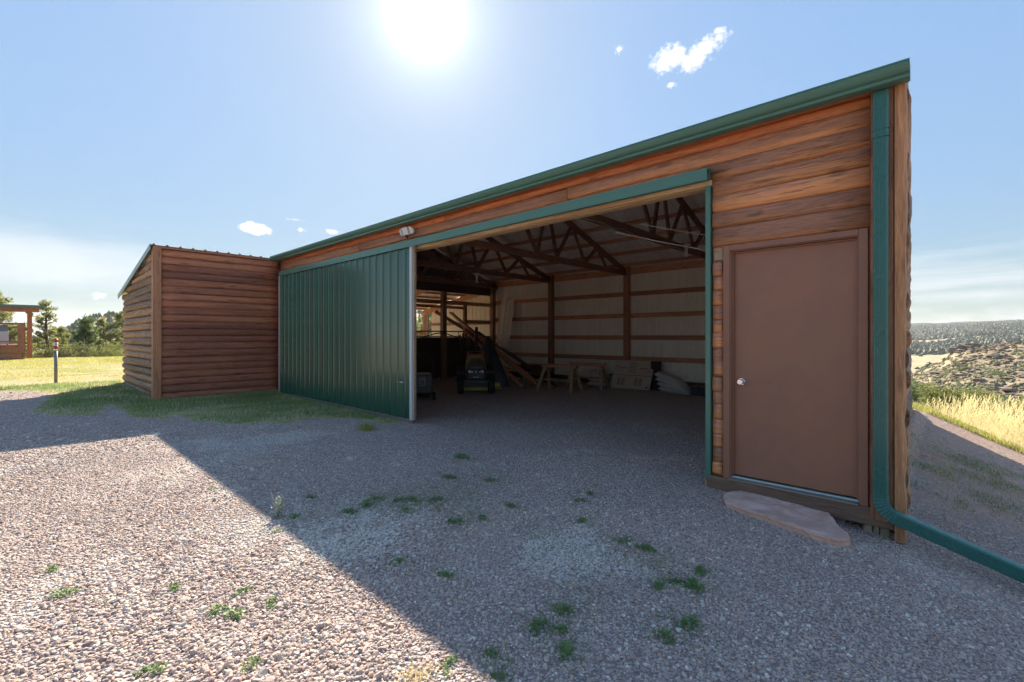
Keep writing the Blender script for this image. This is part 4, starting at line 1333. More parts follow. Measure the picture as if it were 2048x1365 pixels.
def pine(x, y, h, rad, label, mat_='pine_needle', seed=1, dense=1.0, lean=0.0, group=None, base=None, tuft=0.20, open_top=0.0):
    global rng
    keep = rng; rng = np.random.default_rng(seed)
    zb = gz(x, y) - 0.1 if base is None else base
    t_ = empty('pine_tree', (x, y, zb), label, 'pine tree', group)
    mb = MB()
    n = 9
    tr_ = [(x + lean * (i / n) ** 2 * h + rng.normal(0, .02), y + rng.normal(0, .02), zb + h * i / n) for i in range(n + 1)]
    mb.tube(tr_, [max(.018, h * .024 * (1 - i / n) ** .8 + .01) for i in range(n + 1)], 7)
    pts = []; nr_ = []
    levels = int(h / 0.30)
    for k in range(levels):
        u = 0.10 + 0.90 * (k + rng.uniform(-.3, .3)) / levels
        zz = zb + h * u
        R_ = rad * ((1 - u) ** 0.75 * 1.0 + 0.10) * (1 if u > .2 else .75)
        nb = rng.integers(3, 6)
        for b in range(nb):
            a = rng.uniform(0, 6.28); L_ = R_ * rng.uniform(.55, 1.12)
            up_ = rng.uniform(-.10, .38) + .30 * u
            p0 = np.array([x + lean * u * u * h, y, zz])
            d = np.array([math.cos(a), math.sin(a), up_])
            p1 = p0 + d * L_ * .55; p2 = p0 + np.array([math.cos(a), math.sin(a), up_ + .25]) * L_
            mb.tube([p0, p1, p2], [.011 * h * .5 + .008, .012, .006], 4, False)
            m_ = max(2, int(L_ / .22 * dense))
            for q in range(m_):
                s_ = 0.35 + 0.65 * (q + rng.random()) / m_
                c = p0 + (p2 - p0) * s_ + rng.normal(0, .07 + .05 * L_, 3) * [1, 1, .6]
                pts.append(c); nr_.append(d * .5)
                if rng.random() < .6 * dense:
                    side = np.array([-d[1], d[0], .2]) * rng.choice([-1, 1]) * L_ * rng.uniform(.10, .30)
                    pts.append(c + side); nr_.append(side)
    pts.append(np.array([tr_[-1][0], tr_[-1][1], tr_[-1][2]])); nr_.append([0, 0, 1])
    mb.build('trunk', 'bark', t_)
    V, F = needle_tufts(pts, nr_, tuft, 15)
    me = quick_mesh('crown', V, F, mat_)
    o = link('crown', me, t_, (0, 0, 0)); o.location = -Vector((x, y, zb))
    rng = keep
    return t_


def bush(x, y, h, rad, label, mat_='juniper_leaf', seed=1, n=900, size=0.10, name='juniper_bush', cat='bush', group=None, base=None):
    global rng
    keep = rng; rng = np.random.default_rng(seed)
    zb = gz(x, y) - 0.05 if base is None else base
    t_ = empty(name, (x, y, zb), label, cat, group)
    mb = MB(); cl = []
    for k in range(11):
        a = rng.uniform(0, 6.28); rr = rad * rng.uniform(.15, .8); hh = h * rng.uniform(.35, .98) * (1 - .35 * (rr / rad) ** 2)
        p = (x + math.cos(a) * rr, y + math.sin(a) * rr, zb + hh)
        mb.tube([(x, y, zb), (x + math.cos(a) * rr * .45, y + math.sin(a) * rr * .45, zb + hh * .6), p], [.03 * h / 2 + .01, .02, .008], 5, False)
        cl.append(p)
    mb.build('branches', 'bark', t_)
    cl = np.array(cl)
    idx = rng.integers(0, len(cl), n)
    v = rng.normal(size=(n, 3)); v /= np.linalg.norm(v, axis=1)[:, None]
    P_ = cl[idx] + v * (rng.uniform(.1, 1, n) ** .5)[:, None] * np.array([rad * .42, rad * .42, h * .26])
    P_[:, 2] = np.maximum(P_[:, 2], zb + .03)
    V, F = needle_tufts(P_, v, size, 5)
    me = quick_mesh('foliage', V, F, mat_)
    o = link('foliage', me, t_); o.location = -Vector((x, y, zb))
    rng = keep
    return t_


GL = 'pines standing beyond the lawn'
pine(-38.1, -3.2, 4.6, 1.15, 'lone open pine standing just beside the covered deck', seed=3, dense=.8, group=GL, base=-1.2, tuft=.19)
pine(-40.3, -1.35, 4.0, 1.15, 'dark dense pine in the middle of the row behind the lawn', 'dark_pine_needle', seed=4, dense=1.5, group=GL, base=-1.4)
pine(-43.7, -0.1, 4.5, 1.3, 'sunlit bushy pine between the dark pine and the log wing', seed=5, dense=1.2, group=GL, base=-1.9)
pine(-44.1, 0.95, 5.2, 1.2, 'tallest open pine right against the edge of the log wing', seed=6, dense=1.0, group=GL, base=-2.0)
pine(-41.8, -2.45, 3.4, 1.2, 'low spreading yellow green pine behind the striped marker post', seed=7, dense=1.1, group=GL, base=-1.5, lean=.06)
pine(-48.8, -5.6, 6.6, 2.3, 'big broad pine rising behind the covered deck roof', seed=8, dense=1.3, group=GL, base=-2.2, tuft=.26)
pine(-50.5, -3.9, 4.2, 1.4, 'small pine seen through the deck railing', seed=9, dense=1.1, group=GL, base=-2.2, tuft=.24)
bush(-36.6, -1.9, 1.5, 1.1, 'low green shrub at the far edge of the lawn under the dark pine', 'brush_leaf', 11, 1000, .09, 'shrub', 'shrub', 'shrubs along the far lawn edge', -.75)
bush(-37.2, -0.4, 1.7, 1.2, 'yellowish shrub at the lawn edge beside the log wing', 'juniper_leaf', 12, 1000, .09, 'shrub', 'shrub', 'shrubs along the far lawn edge', -.85)
bush(-36.8, -2.9, 1.4, 1.0, 'small shrub at the lawn edge beside the lone open pine', 'brush_leaf', 13, 900, .09, 'shrub', 'shrub', 'shrubs along the far lawn edge', -.75)

GR = 'junipers on the slope behind the tall grass'
bush(-0.10, 33.0, 2.6, 1.5, 'sunlit rounded juniper directly behind the gravel edge by the barn corner', 'juniper_leaf', 21, 1900, .15, group=GR)
bush(-1.35, 29.0, 2.2, 1.0, 'yellow green juniper half hidden by the barn corner', 'juniper_leaf', 22, 1400, .14, group=GR)
bush(1.9, 43.0, 2.9, 1.7, 'olive juniper behind the tallest seed heads', 'juniper_leaf', 23, 1700, .17, group=GR)
bush(4.1, 37.0, 2.3, 1.6, 'bright green broad shrub behind the tall grass at the frame edge', 'brush_leaf', 24, 1600, .16, 'green_shrub', 'shrub', group=GR)
bush(-1.9, 50.0, 3.6, 1.7, 'darker juniper on the slope above the nearest ones', 'dark_pine_needle', 25, 1500, .18, group=GR)
bush(3.4, 55.0, 2.6, 1.6, 'grey green juniper at the foot of the rocky hill', 'dark_pine_needle', 26, 1300, .18, group=GR)
bush(0.6, 58.0, 2.4, 1.4, 'small dark juniper midway up to the rocky hill', 'dark_pine_needle', 27, 1200, .18, group=GR)
bush(6.6, 60.0, 2.6, 1.9, 'wide juniper low on the slope beyond the green shrub', 'juniper_leaf', 28, 1300, .2, group=GR)
# trees beyond the wing's open side
for i, (r_, th, h_) in enumerate(((46, -53.2, 4.4), (52, -55.2, 5.0), (60, -50.5, 5.5), (70, -56.5, 6.0))):
    bx, by = CX + r_ * math.sin(R(th)), CY + r_ * math.cos(R(th))
    pine(bx, by, h_ + 2.2, 1.6, ['nearest sunlit pine seen through the open side of the wing', 'second pine seen through the open side of the wing', 'pine seen past the wing post inside the barn', 'farther pine on the hillside seen through the wing'][i],
         seed=30 + i, dense=1.0, group='pines seen through the wing', tuft=.26)


def clutter(name, label, m, pts, sizes, kind, cat, shape):
    """many far small things as one mesh: shape 'tree' or 'rock'"""
    V = []; F = []; n0 = 0
    P_ = np.asarray(pts); n = len(P_)
    if shape == 'tree':
        k = 7
        tiers = [(0.05, .55), (0.25, 1.0), (0.55, .8), (0.82, .42), (1.0, 0.03)]
    else:
        k = 6
        tiers = [(-.25, .9), (0.15, 1.0), (0.5, .8), (.72, .35)]
    an = np.arange(k) * 2 * math.pi / k
    for tz, tr_ in tiers:
        jit = rng.uniform(.62, 1.3, (n, k)); rot_ = rng.uniform(0, 6.28, (n, 1))
        rr = sizes[:, :1] * tr_ * jit
        V.append(np.stack([P_[:, :1] + np.cos(an + rot_ * (shape == 'rock')) * rr, P_[:, 1:2] + np.sin(an + rot_ * (shape == 'rock')) * rr, P_[:, 2:3] + sizes[:, 1:2] * tz * rng.uniform(.92, 1.08, (n, k))], -1))
    V = np.stack(V, 1); T = len(tiers)     # n,T,k,3
    base = (np.arange(n) * T * k)[:, None]
    Fs = []
    for a in range(T - 1):
        for j in range(k):
            j2 = (j + 1) % k
            Fs.append(base + [[a * k + j, a * k + j2, (a + 1) * k + j2, (a + 1) * k + j]])
    Fs = np.concatenate(Fs)
    me = quick_mesh(name, V.reshape(-1, 3), Fs, m)
    return tag(link(name, me), label, cat, kind=kind)


def polar_pts(n, r0, r1, t0, t1, keep=None, pw=1.0):
    r = r0 + (r1 - r0) * rng.random(n) ** pw; th = np.radians(rng.uniform(t0, t1, n))
    x = CX + r * np.sin(th); y = CY + r * np.cos(th)
    if keep is not None:
        k = keep(x, y, r); x, y, r = x[k], y[k], r[k]
    return x, y, height(x, y), r


# boulders and brush on the rocky hill
x, y, z, r = polar_pts(2300, 95, 212, -4, 9, lambda x, y, r: vnoise(x / 9, y / 9, 41) + rng.random(len(x)) * .5 > .68)
s = rng.lognormal(-0.9, .55, len(x))
clutter('hillside_boulders', 'pale boulders and broken rock over the near hill', 'hill_rock', np.stack([x, y, z], -1), np.stack([s * 1.1, s * .9], -1), 'stuff', 'rocks', 'rock')
x, y, z, r = polar_pts(2600, 90, 215, -4, 9)
s = rng.uniform(.2, .6, len(x))
clutter('hillside_brush', 'low dark brush dotted over the rocky hill', 'brush_leaf', np.stack([x, y, z - .1], -1), np.stack([s, s * 1.0], -1), 'stuff', 'brush', 'tree')
x, y, z, r = polar_pts(60, 100, 210, -4, 9)
s = rng.uniform(.8, 1.5, len(x))
cp = []; cn = []
for i in range(len(x)):
    v = rng.normal(size=(110, 3)); v /= np.linalg.norm(v, axis=1)[:, None]
    q_ = v * (rng.random((110, 1)) ** .4) * np.array([s[i] * .85, s[i] * .85, s[i] * .75]) * (1 + .35 * np.sin(v[:, :1] * 4 + i))
    q_[:, 2] += s[i] * .6; cp.append(q_ + [x[i], y[i], z[i] - .15]); cn.append(v)
V, F = needle_tufts(np.concatenate(cp), np.concatenate(cn), .34, 2)
tag(link('hillside_junipers', quick_mesh('hillside_junipers', V, F, 'dark_pine_needle')), 'scattered junipers over the rocky hill', 'brush', kind='stuff')
# the knob of rock on its crest
kb = MB()
for i in range(9):
    th = R(0.85 + i * .17); rr = 199 + rng.normal(0, 1)
    bx, by = CX + rr * math.sin(th), CY + rr * math.cos(th); bz = gz(bx, by)
    w_ = rng.uniform(.7, 1.5); hh = rng.uniform(.6, 1.9) * (1.3 if i < 4 else .8)
    vs = [(bx + a * w_ * rng.uniform(.8, 1.2), by + b * w_ * rng.uniform(.8, 1.2), bz - .8) for a, b in ((-1, -1), (1, -1), (1, 1), (-1, 1))] + \
         [(bx + a * w_ * rng.uniform(.6, .95), by + b * w_ * rng.uniform(.6, .95), bz + hh * rng.uniform(.85, 1.1)) for a, b in ((-1, -1), (1, -1), (1, 1), (-1, 1))]
    kb.add(vs, [(0, 3, 2, 1), (4, 5, 6, 7), (0, 1, 5, 4), (1, 2, 6, 5), (2, 3, 7, 6), (3, 0, 4, 7)])
o = kb.build('rock_outcrop', 'hill_rock', kind='structure')
# far forest on the valley side
def fk(x, y, r):
    return (sstep(r + 160 * (vnoise(x / 90, y / 90, 5) - .5) * 2, 640, 700) * (1 - sstep(vnoise(x / 260 + 3, y / 110, 9), 0.60, 0.68) * (r < 1900)) > rng.random(len(x))) & (vnoise(x / 40, y / 40, 77) > .18)
x, y, z, r = polar_pts(34000, 620, 2600, -5, 9, fk, .85)
s = rng.uniform(1.0, 3.3, len(x))
clutter('far_forest', 'pine forest over the far side of the valley', 'far_tree', np.stack([x, y, z - .5], -1), np.stack([s, s * 2.3], -1), 'stuff', 'forest', 'tree')
x, y, z, r = polar_pts(90, 250, 620, -4, 9)
s = rng.uniform(1.2, 2.6, len(x))
clutter('meadow_brush', 'single dark bushes in the pale meadow', 'far_tree', np.stack([x, y, z - .2], -1), np.stack([s, s * 1.3], -1), 'stuff', 'brush', 'tree')
# ridge to the west
x, y, z, r = polar_pts(1900, 110, 380, -92, -46, None, .6)
s = rng.uniform(.9, 2.0, len(x))
clutter('ridge_pines', 'small pines scattered over the far ridge behind the lawn', 'dark_pine_needle', np.stack([x, y, z - .2], -1), np.stack([s * .75, s * 2.0], -1), 'stuff', 'forest', 'tree')


# ------------------------------------------------------------------ things in front of and on the barn
def disc_stack(prof_, c, n=20, axis='Z'):
    """lathe outline of (radius, height) round an axis through c"""
    V = []; F = []
    for r_, h_ in prof_:
        for k in range(n):
            a = 2 * math.pi * k / n; u, v = r_ * math.cos(a), r_ * math.sin(a)
            V.append({'Z': (c[0] + u, c[1] + v, c[2] + h_), 'Y': (c[0] + u, c[1] + h_, c[2] + v), 'X': (c[0] + h_, c[1] + u, c[2] + v)}[axis])
    for i in range(len(prof_) - 1):
        for k in range(n):
            a = i * n + k; b = i * n + (k + 1) % n; F.append((a, b, b + n, a + n))
    F.append(tuple(range(n))); F.append(tuple(range((len(prof_) - 1) * n, len(prof_) * n)))
    return V, F


def lathe(prof_, c, n=20, axis='Z', mb=None, smooth=True):
    mb = mb or MB(); V, F = disc_stack(prof_, c, n, axis)
    mb.add(V, F, smooth); mb.sm[-1] = mb.sm[-2] = False
    return mb


# flagstone step
outl = [(-1.203, -0.217), (-1.176, -0.104), (-1.12, -0.050), (-1.045, -0.045), (-0.933, -0.042), (-0.809, -0.048), (-0.659, -0.060), (-0.511, -0.09), (-0.45, -0.103), (-0.404, -0.195), (-0.369, -0.314), (-0.309, -0.412), (-0.268, -0.485), (-0.276, -0.557), (-0.324, -0.623), (-0.425, -0.62), (-0.553, -0.581), (-0.688, -0.549), (-0.839, -0.493), (-0.993, -0.466), (-1.113, -0.428)]
oc = np.array(outl); cen = oc.mean(0)
# refine the outline with small chips
fine_o = []
for i in range(len(oc)):
    a, b = oc[i], oc[(i + 1) % len(oc)]
    for q in range(4):
        p_ = a + (b - a) * q / 4; fine_o.append(p_ + rng.normal(0, .0035, 2))
fo_ = np.array(fine_o); n = len(fo_)
rings = [(1.0, -0.115), (1.0, -0.075), (1.008, -0.050), (0.998, -0.022), (1.004, -0.008), (0.985, 0.004), (0.90, 0.007), (0.7, 0.004), (0.45, 0.006), (0.2, 0.005)]
V = []; F = []
for k, (s_, z_) in enumerate(rings):
    for i in range(n):
        p_ = cen + (fo_[i] - cen) * s_
        jit = rng.normal(0, .0022) if k < 5 else 0
        zz = z_ * .9 + .006 + (0.007 * vnoise(np.array([p_[0] * 9]), np.array([p_[1] * 9]), 3)[0] if k >= 5 else rng.normal(0, .002)) - 0.010 * (p_[0] + 1.2)
        V.append((p_[0] + jit, p_[1] + jit, zz + .010))
for k in range(len(rings) - 1):
    for i in range(n): F.append((k * n + i, k * n + (i + 1) % n, (k + 1) * n + (i + 1) % n, (k + 1) * n + i))
F.append(tuple(range((len(rings) - 1) * n, len(rings) * n)))
o = MB().add(V, F).build('flagstone_step', 'sandstone')
tag(o, 'irregular flat pink sandstone slab lying in the gravel below the brown door', 'stone slab')
MBx = MB()

# wall light under the gutter
fl = empty('wall_light', (-6.22, -0.02, 3.08), 'white three-headed security light mounted under the green gutter above the sliding door', 'light')
m_ = MB(); m_.box((-6.30, -0.055, 3.055), (-6.14, -0.012, 3.125)); m_.tube([(-6.22, -0.05, 3.07), (-6.22, -0.085, 3.03), (-6.16, -0.10, 3.0)], .02, 8)
m_.build('mount', 'black_plastic', fl)
for k, (dx, tl, wdt) in enumerate(((-.150, .35, .075), (0.0, 0, .15), (.150, -.35, .075))):
    h = MB(); hh = .058
    x0, x1 = -6.22 + dx - wdt / 2, -6.22 + dx + wdt / 2
    ca = math.sin(tl) * .05
    o1 = [(-hh, 0), (-hh * .7, .03), (hh * .7, .03), (hh, 0)]
    def P3(x, z, d): return (x, -0.115 + d + abs(x + 6.22) ** 2 * .9 + (-(z - 3.105)) * .35, z)
    pts_ = []
    nn = 10
    if k == 1: ring = [(x0, -hh), (x1, -hh), (x1, hh), (x0, hh)]
    else:
        sgn = -1 if k == 0 else 1; xi = x1 if k == 0 else x0
        ring = [(xi, -hh)] + [(xi + sgn * wdt * math.cos(a), hh * math.sin(a)) for a in np.linspace(-1.35, 1.35, 9)] + [(xi, hh)]
    V = [P3(a, 3.105 + b, 0) for a, b in ring] + [P3(a, 3.105 + b, .035) for a, b in ring]
    q = len(ring)
    h.add(V, [tuple(range(q)), tuple(reversed(range(q, 2 * q)))] + [(i, (i + 1) % q, (i + 1) % q + q, i + q) for i in range(q)])
    h.build('lamp_head', 'white_plastic', fl, bevel=.004)

# striped marker post on the lawn
bx, by = -16.92, -3.71
bz = gz(bx, by)
bp = empty('marker_post', (bx, by, bz), 'grey steel utility marker post with red and white bands at its top, on the lawn', 'marker post')
lathe([(.036, -.05), (.036, .86)], (bx, by, bz), 14).build('post', 'galvanised', bp)
lathe([(.044, .86), (.044, 1.10)], (bx, by, bz), 16).build('white_sleeve', 'reflective_white', bp)
for a, b in ((.90, .985), (1.075, 1.12)): lathe([(.0455, a), (.0455, b)], (bx, by, bz), 16).build('red_band', 'reflective_red', bp)
lathe([(.046, 1.1), (.050, 1.12), (.046, 1.145), (.030, 1.165), (.008, 1.172)], (bx, by, bz), 16).build('cap', 'reflective_red', bp)
q = MB(); q.box((bx + .044, by - .010, bz + 1.005), (bx + .0475, by + .010, bz + 1.05)); q.build('red_mark', 'reflective_red', bp)

# weeds in the gravel -----------------------------------------------------
def weed_mesh(seed, spread, h, kind='weed_leaf', n=90):
    r_ = np.random.default_rng(seed); V = []; F = []
    for i in range(n):
        a = r_.uniform(0, 6.28); rr = spread * r_.uniform(0, 1) ** .6; cx_, cy_ = math.cos(a) * rr, math.sin(a) * rr * .6
        L_ = r_.uniform(.010, .026); b = r_.uniform(0, 6.28); t_ = r_.uniform(.1, .9)
        d = np.array([math.cos(b) * math.cos(t_), math.sin(b) * math.cos(t_), math.sin(t_)]); s_ = np.array([-math.sin(b), math.cos(b), 0]) * L_ * .38
        p0 = np.array([cx_, cy_, r_.uniform(0.004, h) * (1 - .6 * rr / spread)])
        q = len(V); V += [p0, p0 + d * L_ * .55 + s_, p0 + d * L_ * 1.15, p0 + d * L_ * .55 - s_]; F += [(q, q + 1, q + 2), (q, q + 2, q + 3)]
    return quick_mesh('leaf_clump', V, F, kind)


W_SHADE = [(-3.85, -0.93, 1.5), (-3.19, -2.2, .8), (-3.29, -2.45, 1.2), (-3.24, -2.63, .9), (-2.97, -2.0, 1.0), (-2.4, -1.98, .7), (-2.47, -2.18, 1.1), (-1.81, -1.5, .7), (-1.24, -1.6, 1.0), (-1.4, -1.59, .7),
           (-0.82, -1.84, 1.1), (-0.92, -1.86, .7), (-0.71, -2.2, 1.0), (-0.75, -2.37, .8), (-1.22, -2.53, .9), (-1.23, -2.72, .9), (-1.25, -3.01, .55), (-1.14, -3.08, .5), (-1.03, -2.77, .9), (-1.93, -2.72, .7),
           (-2.27, -2.83, .7), (-2.97, -2.3, .6), (-1.14, -2.66, .6), (-0.86, -1.65, .8), (-2.42, -1.65, .8), (-2.07, -1.15, .7), (-2.11, -0.94, .6), (-3.37, -1.51, 1.0), (-3.02, -1.29, .8), (-3.46, -2.97, .7), (-3.81, -2.7, .6), (-0.97, -1.97, .7), (-3.12, -2.12, .8), (-3.35, -2.3, .9)]
W_SUN = [(-3.66, -4.29, .7), (-3.25, -4.26, .9), (-2.49, -3.74, .8), (-2.38, -3.7, .9), (-2.59, -3.59, .7), (-2.38, -3.52, .6), (-4.66, -3.22, .6), (-3.27, -3.17, .6), (-2.9, -3.84, .7), (-2.2, -4.06, .8), (-1.94, -3.76, .7), (-2.33, -3.54, .5), (-1.35, -3.17, .6), (-1.31, -3.22, .45)]
protos = [weed_mesh(50 + k, .085, .035) for k in range(4)]
for lst, lab, grp, rz in ((W_SHADE, 'small dark green weed clump growing in the shaded gravel before the open doorway', 'weed clumps in the shaded gravel', 0), (W_SUN, 'small yellow green weed clump growing in the sunlit gravel', 'weed clumps in the sunlit gravel', 1)):
    for i, (x_, y_, s_) in enumerate(lst):
        o = link('weed_clump', protos[(i * 3 + rz) % 4], None, (x_, y_, gz(x_, y_)))
        o.rotation_euler = (0, 0, R(i * 67)); o.scale = (s_ * .85, s_ * .9, s_ * .9)
        tag(o, lab, 'weed', grp)
# grassy fringe around the shaded weeds
xs_, ys_ = [], []
for x_, y_, s_ in W_SHADE + [(-3.0, -2.15, 2.0), (-2.9, -1.75, 1.6), (-3.3, -1.9, 1.6), (-1.9, -1.9, 1.4), (-3.1, -1.2, 1.6), (-2.95, -2.05, 2.2), (-3.35, -2.35, 2.2), (-2.6, -2.0, 1.5), (-3.05, -1.6, 1.8), (-1.1, -1.75, 1.4), (-1.2, -2.3, 1.3)]:
    k = int(130 * s_); xs_.append(x_ + rng.normal(0, .11 * s_, k)); ys_.append(y_ + rng.normal(0, .07 * s_, k))
xs_ = np.concatenate(xs_); ys_ = np.concatenate(ys_)
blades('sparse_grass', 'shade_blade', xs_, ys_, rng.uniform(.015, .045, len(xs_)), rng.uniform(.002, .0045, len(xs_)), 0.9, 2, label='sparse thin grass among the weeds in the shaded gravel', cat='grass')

t_ = empty('grass_tuft', (-6.08, -0.87, gz(-6.08, -.87)), 'bright green grass tuft by the bottom corner of the sliding door', 'grass tuft')
n = 130
xx = -6.08 + rng.normal(0, .07, n); yy = -0.87 + rng.normal(0, .06, n)
o = blades('leaves', 'lawn_blade', xx, yy, rng.uniform(.06, .15, n), rng.uniform(.006, .010, n), 0.7, 3, kind=None, parent=t_); o.location = -wl(t_)
t_ = empty('grass_tuft', (-1.36, -3.34, gz(-1.36, -3.34)), 'sunlit straw and green grass tuft right on the shadow edge near the camera', 'grass tuft')
n = 60
xx = -1.36 + rng.normal(0, .03, n); yy = -3.34 + rng.normal(0, .03, n)
o = blades('leaves', 'dry_blade', xx, yy, rng.uniform(.03, .09, n), rng.uniform(.002, .004, n), 0.9, 3, kind=None, parent=t_); o.location = -wl(t_)
t_ = empty('grey_sprig', (-3.55, -3.06, gz(-3.55, -3.06)), 'thin upright grey green sprig standing on the shadow edge in the gravel', 'plant')
q = MB()
for k in range(5): q.tube([(-3.55, -3.06, gz(-3.55, -3.06)), (-3.55 + .03 * math.sin(k * 2), -3.06 + .03 * math.cos(k * 2), .09), (-3.55 + .055 * math.sin(k * 2), -3.06 + .05 * math.cos(k * 2), .15 + .02 * (k % 3))], .0025, 5)
q.build('stem', 'sprig_leaf', t_)
me = weed_mesh(77, .05, .17, 'sprig_leaf', 90); o = link('leaves', me, t_, (-3.55, -3.06, gz(-3.55, -3.06))); o.scale = (1, 1.2, 1.25)
for i, (x_, y_, lab) in enumerate(((-3.26, -0.8, 'fallen brown leaf on the gravel below the green weed patch nearest the doorway'), (-2.18, -0.76, 'fallen orange brown leaf on the shaded gravel at the middle of the doorway'), (-2.79, -2.11, 'fallen tan leaf lying on the broad shaded weed patch'))):
    r_ = np.random.default_rng(i + 5); V = []
    for k in range(10):
        a = 2 * math.pi * k / 10; rr = .032 * (1 if k % 2 else .62) * r_.uniform(.8, 1.2)
        V.append((math.cos(a) * rr, math.sin(a) * rr * .8, .006 + .012 * abs(math.sin(a))))
    V.append((0, 0, .004))
    me = quick_mesh('fallen_leaf', V, [(k, (k + 1) % 10, 10) for k in range(10)], 'dead_leaf')
    tag(link('fallen_leaf', me, None, (x_, y_, gz(x_, y_) + .012)), lab, 'leaf')
# pale flat stones on the shaded strip
for i, (x_, y_, w_, lab) in enumerate(((0.14, 4.05, .16, 'pale flat stone flake lying on the dirt strip beside the barn end'), (0.02, 3.7, .13, 'reddish flat stone half sunk in the dirt nearest the barn end wall'))):
    r_ = np.random.default_rng(i + 15); V = []
    for zt in (-.02, .018):
        for k in range(8):
            a = 2 * math.pi * k / 8; rr = w_ * r_.uniform(.35, .6); V.append((math.cos(a) * rr, math.sin(a) * rr * .5, zt + r_.uniform(-.004, .004)))
    F = [tuple(reversed(range(8))), tuple(range(8, 16))] + [(k, (k + 1) % 8, (k + 1) % 8 + 8, k + 8) for k in range(8)]
    mb = MB().add([Vector(v) + Vector((x_, y_, gz(x_, y_))) for v in V], F)
    tag(mb.build('flat_stone', 'sandstone' if i else 'stone'), lab, 'stone')

# ------------------------------------------------------------------ covered deck at the far side of the lawn
dk = empty('covered_deck', (-35, -8, 0.2), 'small reddish log deck with railing, post and green edged roof beyond the lawn', 'deck')
gd = 0.15
mpl = None
for i in range(4):
    z0 = gd + .02 + i * .165
    box('side_board', 'deck_wood', (-32.70, -14, z0), (-32.62, -4.22, z0 + .155), dk)
    box('side_board', 'deck_wood', (-38.0, -4.20, z0), (-32.64, -4.12, z0 + .155), dk)
box('deck_floor', 'deck_post_wood', (-38.0, -14, .83), (-32.60, -4.10, .95), dk)
rl = MB(); rl.box((-32.74, -14, 1.94), (-32.60, -4.12, 2.03)); top = rl.build('top_rail', 'deck_post_wood', dk)
box('top_rail', 'deck_post_wood', (-38, -4.22, 1.94), (-32.745, -4.10, 2.03), dk)
box('bottom_rail', 'deck_post_wood', (-32.70, -14, 1.08), (-32.63, -4.36, 1.15), dk)
box('bottom_rail', 'deck_post_wood', (-38, -4.19, 1.08), (-32.80, -4.13, 1.15), dk)
box('mid_rail', 'deck_post_wood', (-32.69, -14, 1.78), (-32.64, -4.36, 1.84), dk)
box('rail_post', 'deck_post_wood', (-32.78, -4.36, .60), (-32.58, -4.10, 1.935), dk)
x_ = -33.1
while x_ > -34.3:
    box('baluster', 'deck_post_wood', (x_ - .035, -4.18, 1.151), (x_ + .035, -4.14, 1.939), dk); x_ -= .28
box('roof_post', 'deck_post_wood', (-34.51, -4.02, .1), (-34.33, -3.84, 2.72), dk)
box('roof_post', 'deck_post_wood', (-34.51, -12.0, .1), (-34.33, -11.8, 2.72), dk)
box('roof_beam', 'deck_post_wood', (-39.5, -4.03, 2.721), (-33.55, -3.83, 2.83), dk)
box('roof_beam', 'deck_post_wood', (-33.72, -14, 2.60), (-33.50, -3.60, 2.84), dk)
box('roof_sheet', 'green_metal', (-40, -14, 2.842), (-33.42, -3.50, 2.95), dk)
gr_ = empty('grill', (-33.6, -4.95, .95), 'white and grey covered grill standing on the deck behind the railing', 'grill')
box('cabinet', 'grill_white', (-33.9, -5.15, 1.0), (-33.4, -4.66, 1.62), gr_, bevel=.02)
MB().prism([(-33.9, 1.63), (-33.85, 1.86), (-33.7, 1.93), (-33.55, 1.9), (-33.4, 1.63)], -5.2, -4.68, 'XZ').build('lid', 'galvanised', gr_)
for a, b in ((-33.85, -5.1), (-33.45, -5.1), (-33.85, -4.7), (-33.45, -4.7)): box('leg', 'black_plastic', (a - .02, b - .02, .951), (a + .02, b + .02, .999), gr_)

# ------------------------------------------------------------------ inside the barn
FZ = -0.035


def place(root, x, y, rz, z=FZ):
    root.location = (x, y, z); root.rotation_euler = (0, 0, R(rz)); return root


# ride-on mower, nose towards local +X
mw_ = empty('riding_mower', (0, 0, 0), 'black and yellow riding lawn mower parked facing the doorway', 'riding mower')


def wheel(x, y, r, w, parent):
    o_ = lathe([(r * .55, -w / 2), (r * .9, -w / 2), (r, -w * .32), (r, w * .32), (r * .9, w / 2), (r * .55, w / 2)], (x, y, r), 22, 'Y').build('tyre', 'rubber', parent)
    lathe([(r * .2, -w * .46), (r * .56, -w * .51), (r * .56, w * .51), (r * .2, w * .46)], (x, y, r), 16, 'Y').build('rim', 'yellow_paint', o_)
    tm = MB()
    for k in range(16):
        a = 2 * math.pi * k / 16
        tm.beam((x + math.cos(a) * r * 1.0, y - w * .36, r + math.sin(a) * r * 1.0), (x + math.cos(a + .12) * r * 1.0, y + w * .36, r + math.sin(a + .12) * r), .02, .018, (math.cos(a), 0, math.sin(a)))
    tm.build('tread', 'rubber', o_, kind='stuff')


for s_ in (-1, 1):
    wheel(.62, s_ * .38, .19, .16, mw_); wheel(-.62, s_ * .38, .25, .22, mw_)
h = MB()
def hull(mb, secs, smooth=True):
    """loft between cross-sections, each a list of 3-D points of equal length"""
    n = len(secs[0]); V = [p for s in secs for p in s]; F = []
    for i in range(len(secs) - 1):
        for k in range(n): F.append((i * n + k, i * n + (k + 1) % n, (i + 1) * n + (k + 1) % n, (i + 1) * n + k))
    F.append(tuple(reversed(range(n)))); F.append(tuple((len(secs) - 1) * n + k for k in range(n)))
    mb.add(V, F, smooth); mb.sm[-1] = mb.sm[-2] = False
    return mb
def hood_sec(x, w, zt, zb):
    return [(x, -w, zb), (x, -w, zb + (zt - zb) * .55), (x, -w * .86, zb + (zt - zb) * .86), (x, -w * .5, zt), (x, w * .5, zt), (x, w * .86, zb + (zt - zb) * .86), (x, w, zb + (zt - zb) * .55), (x, w, zb)]
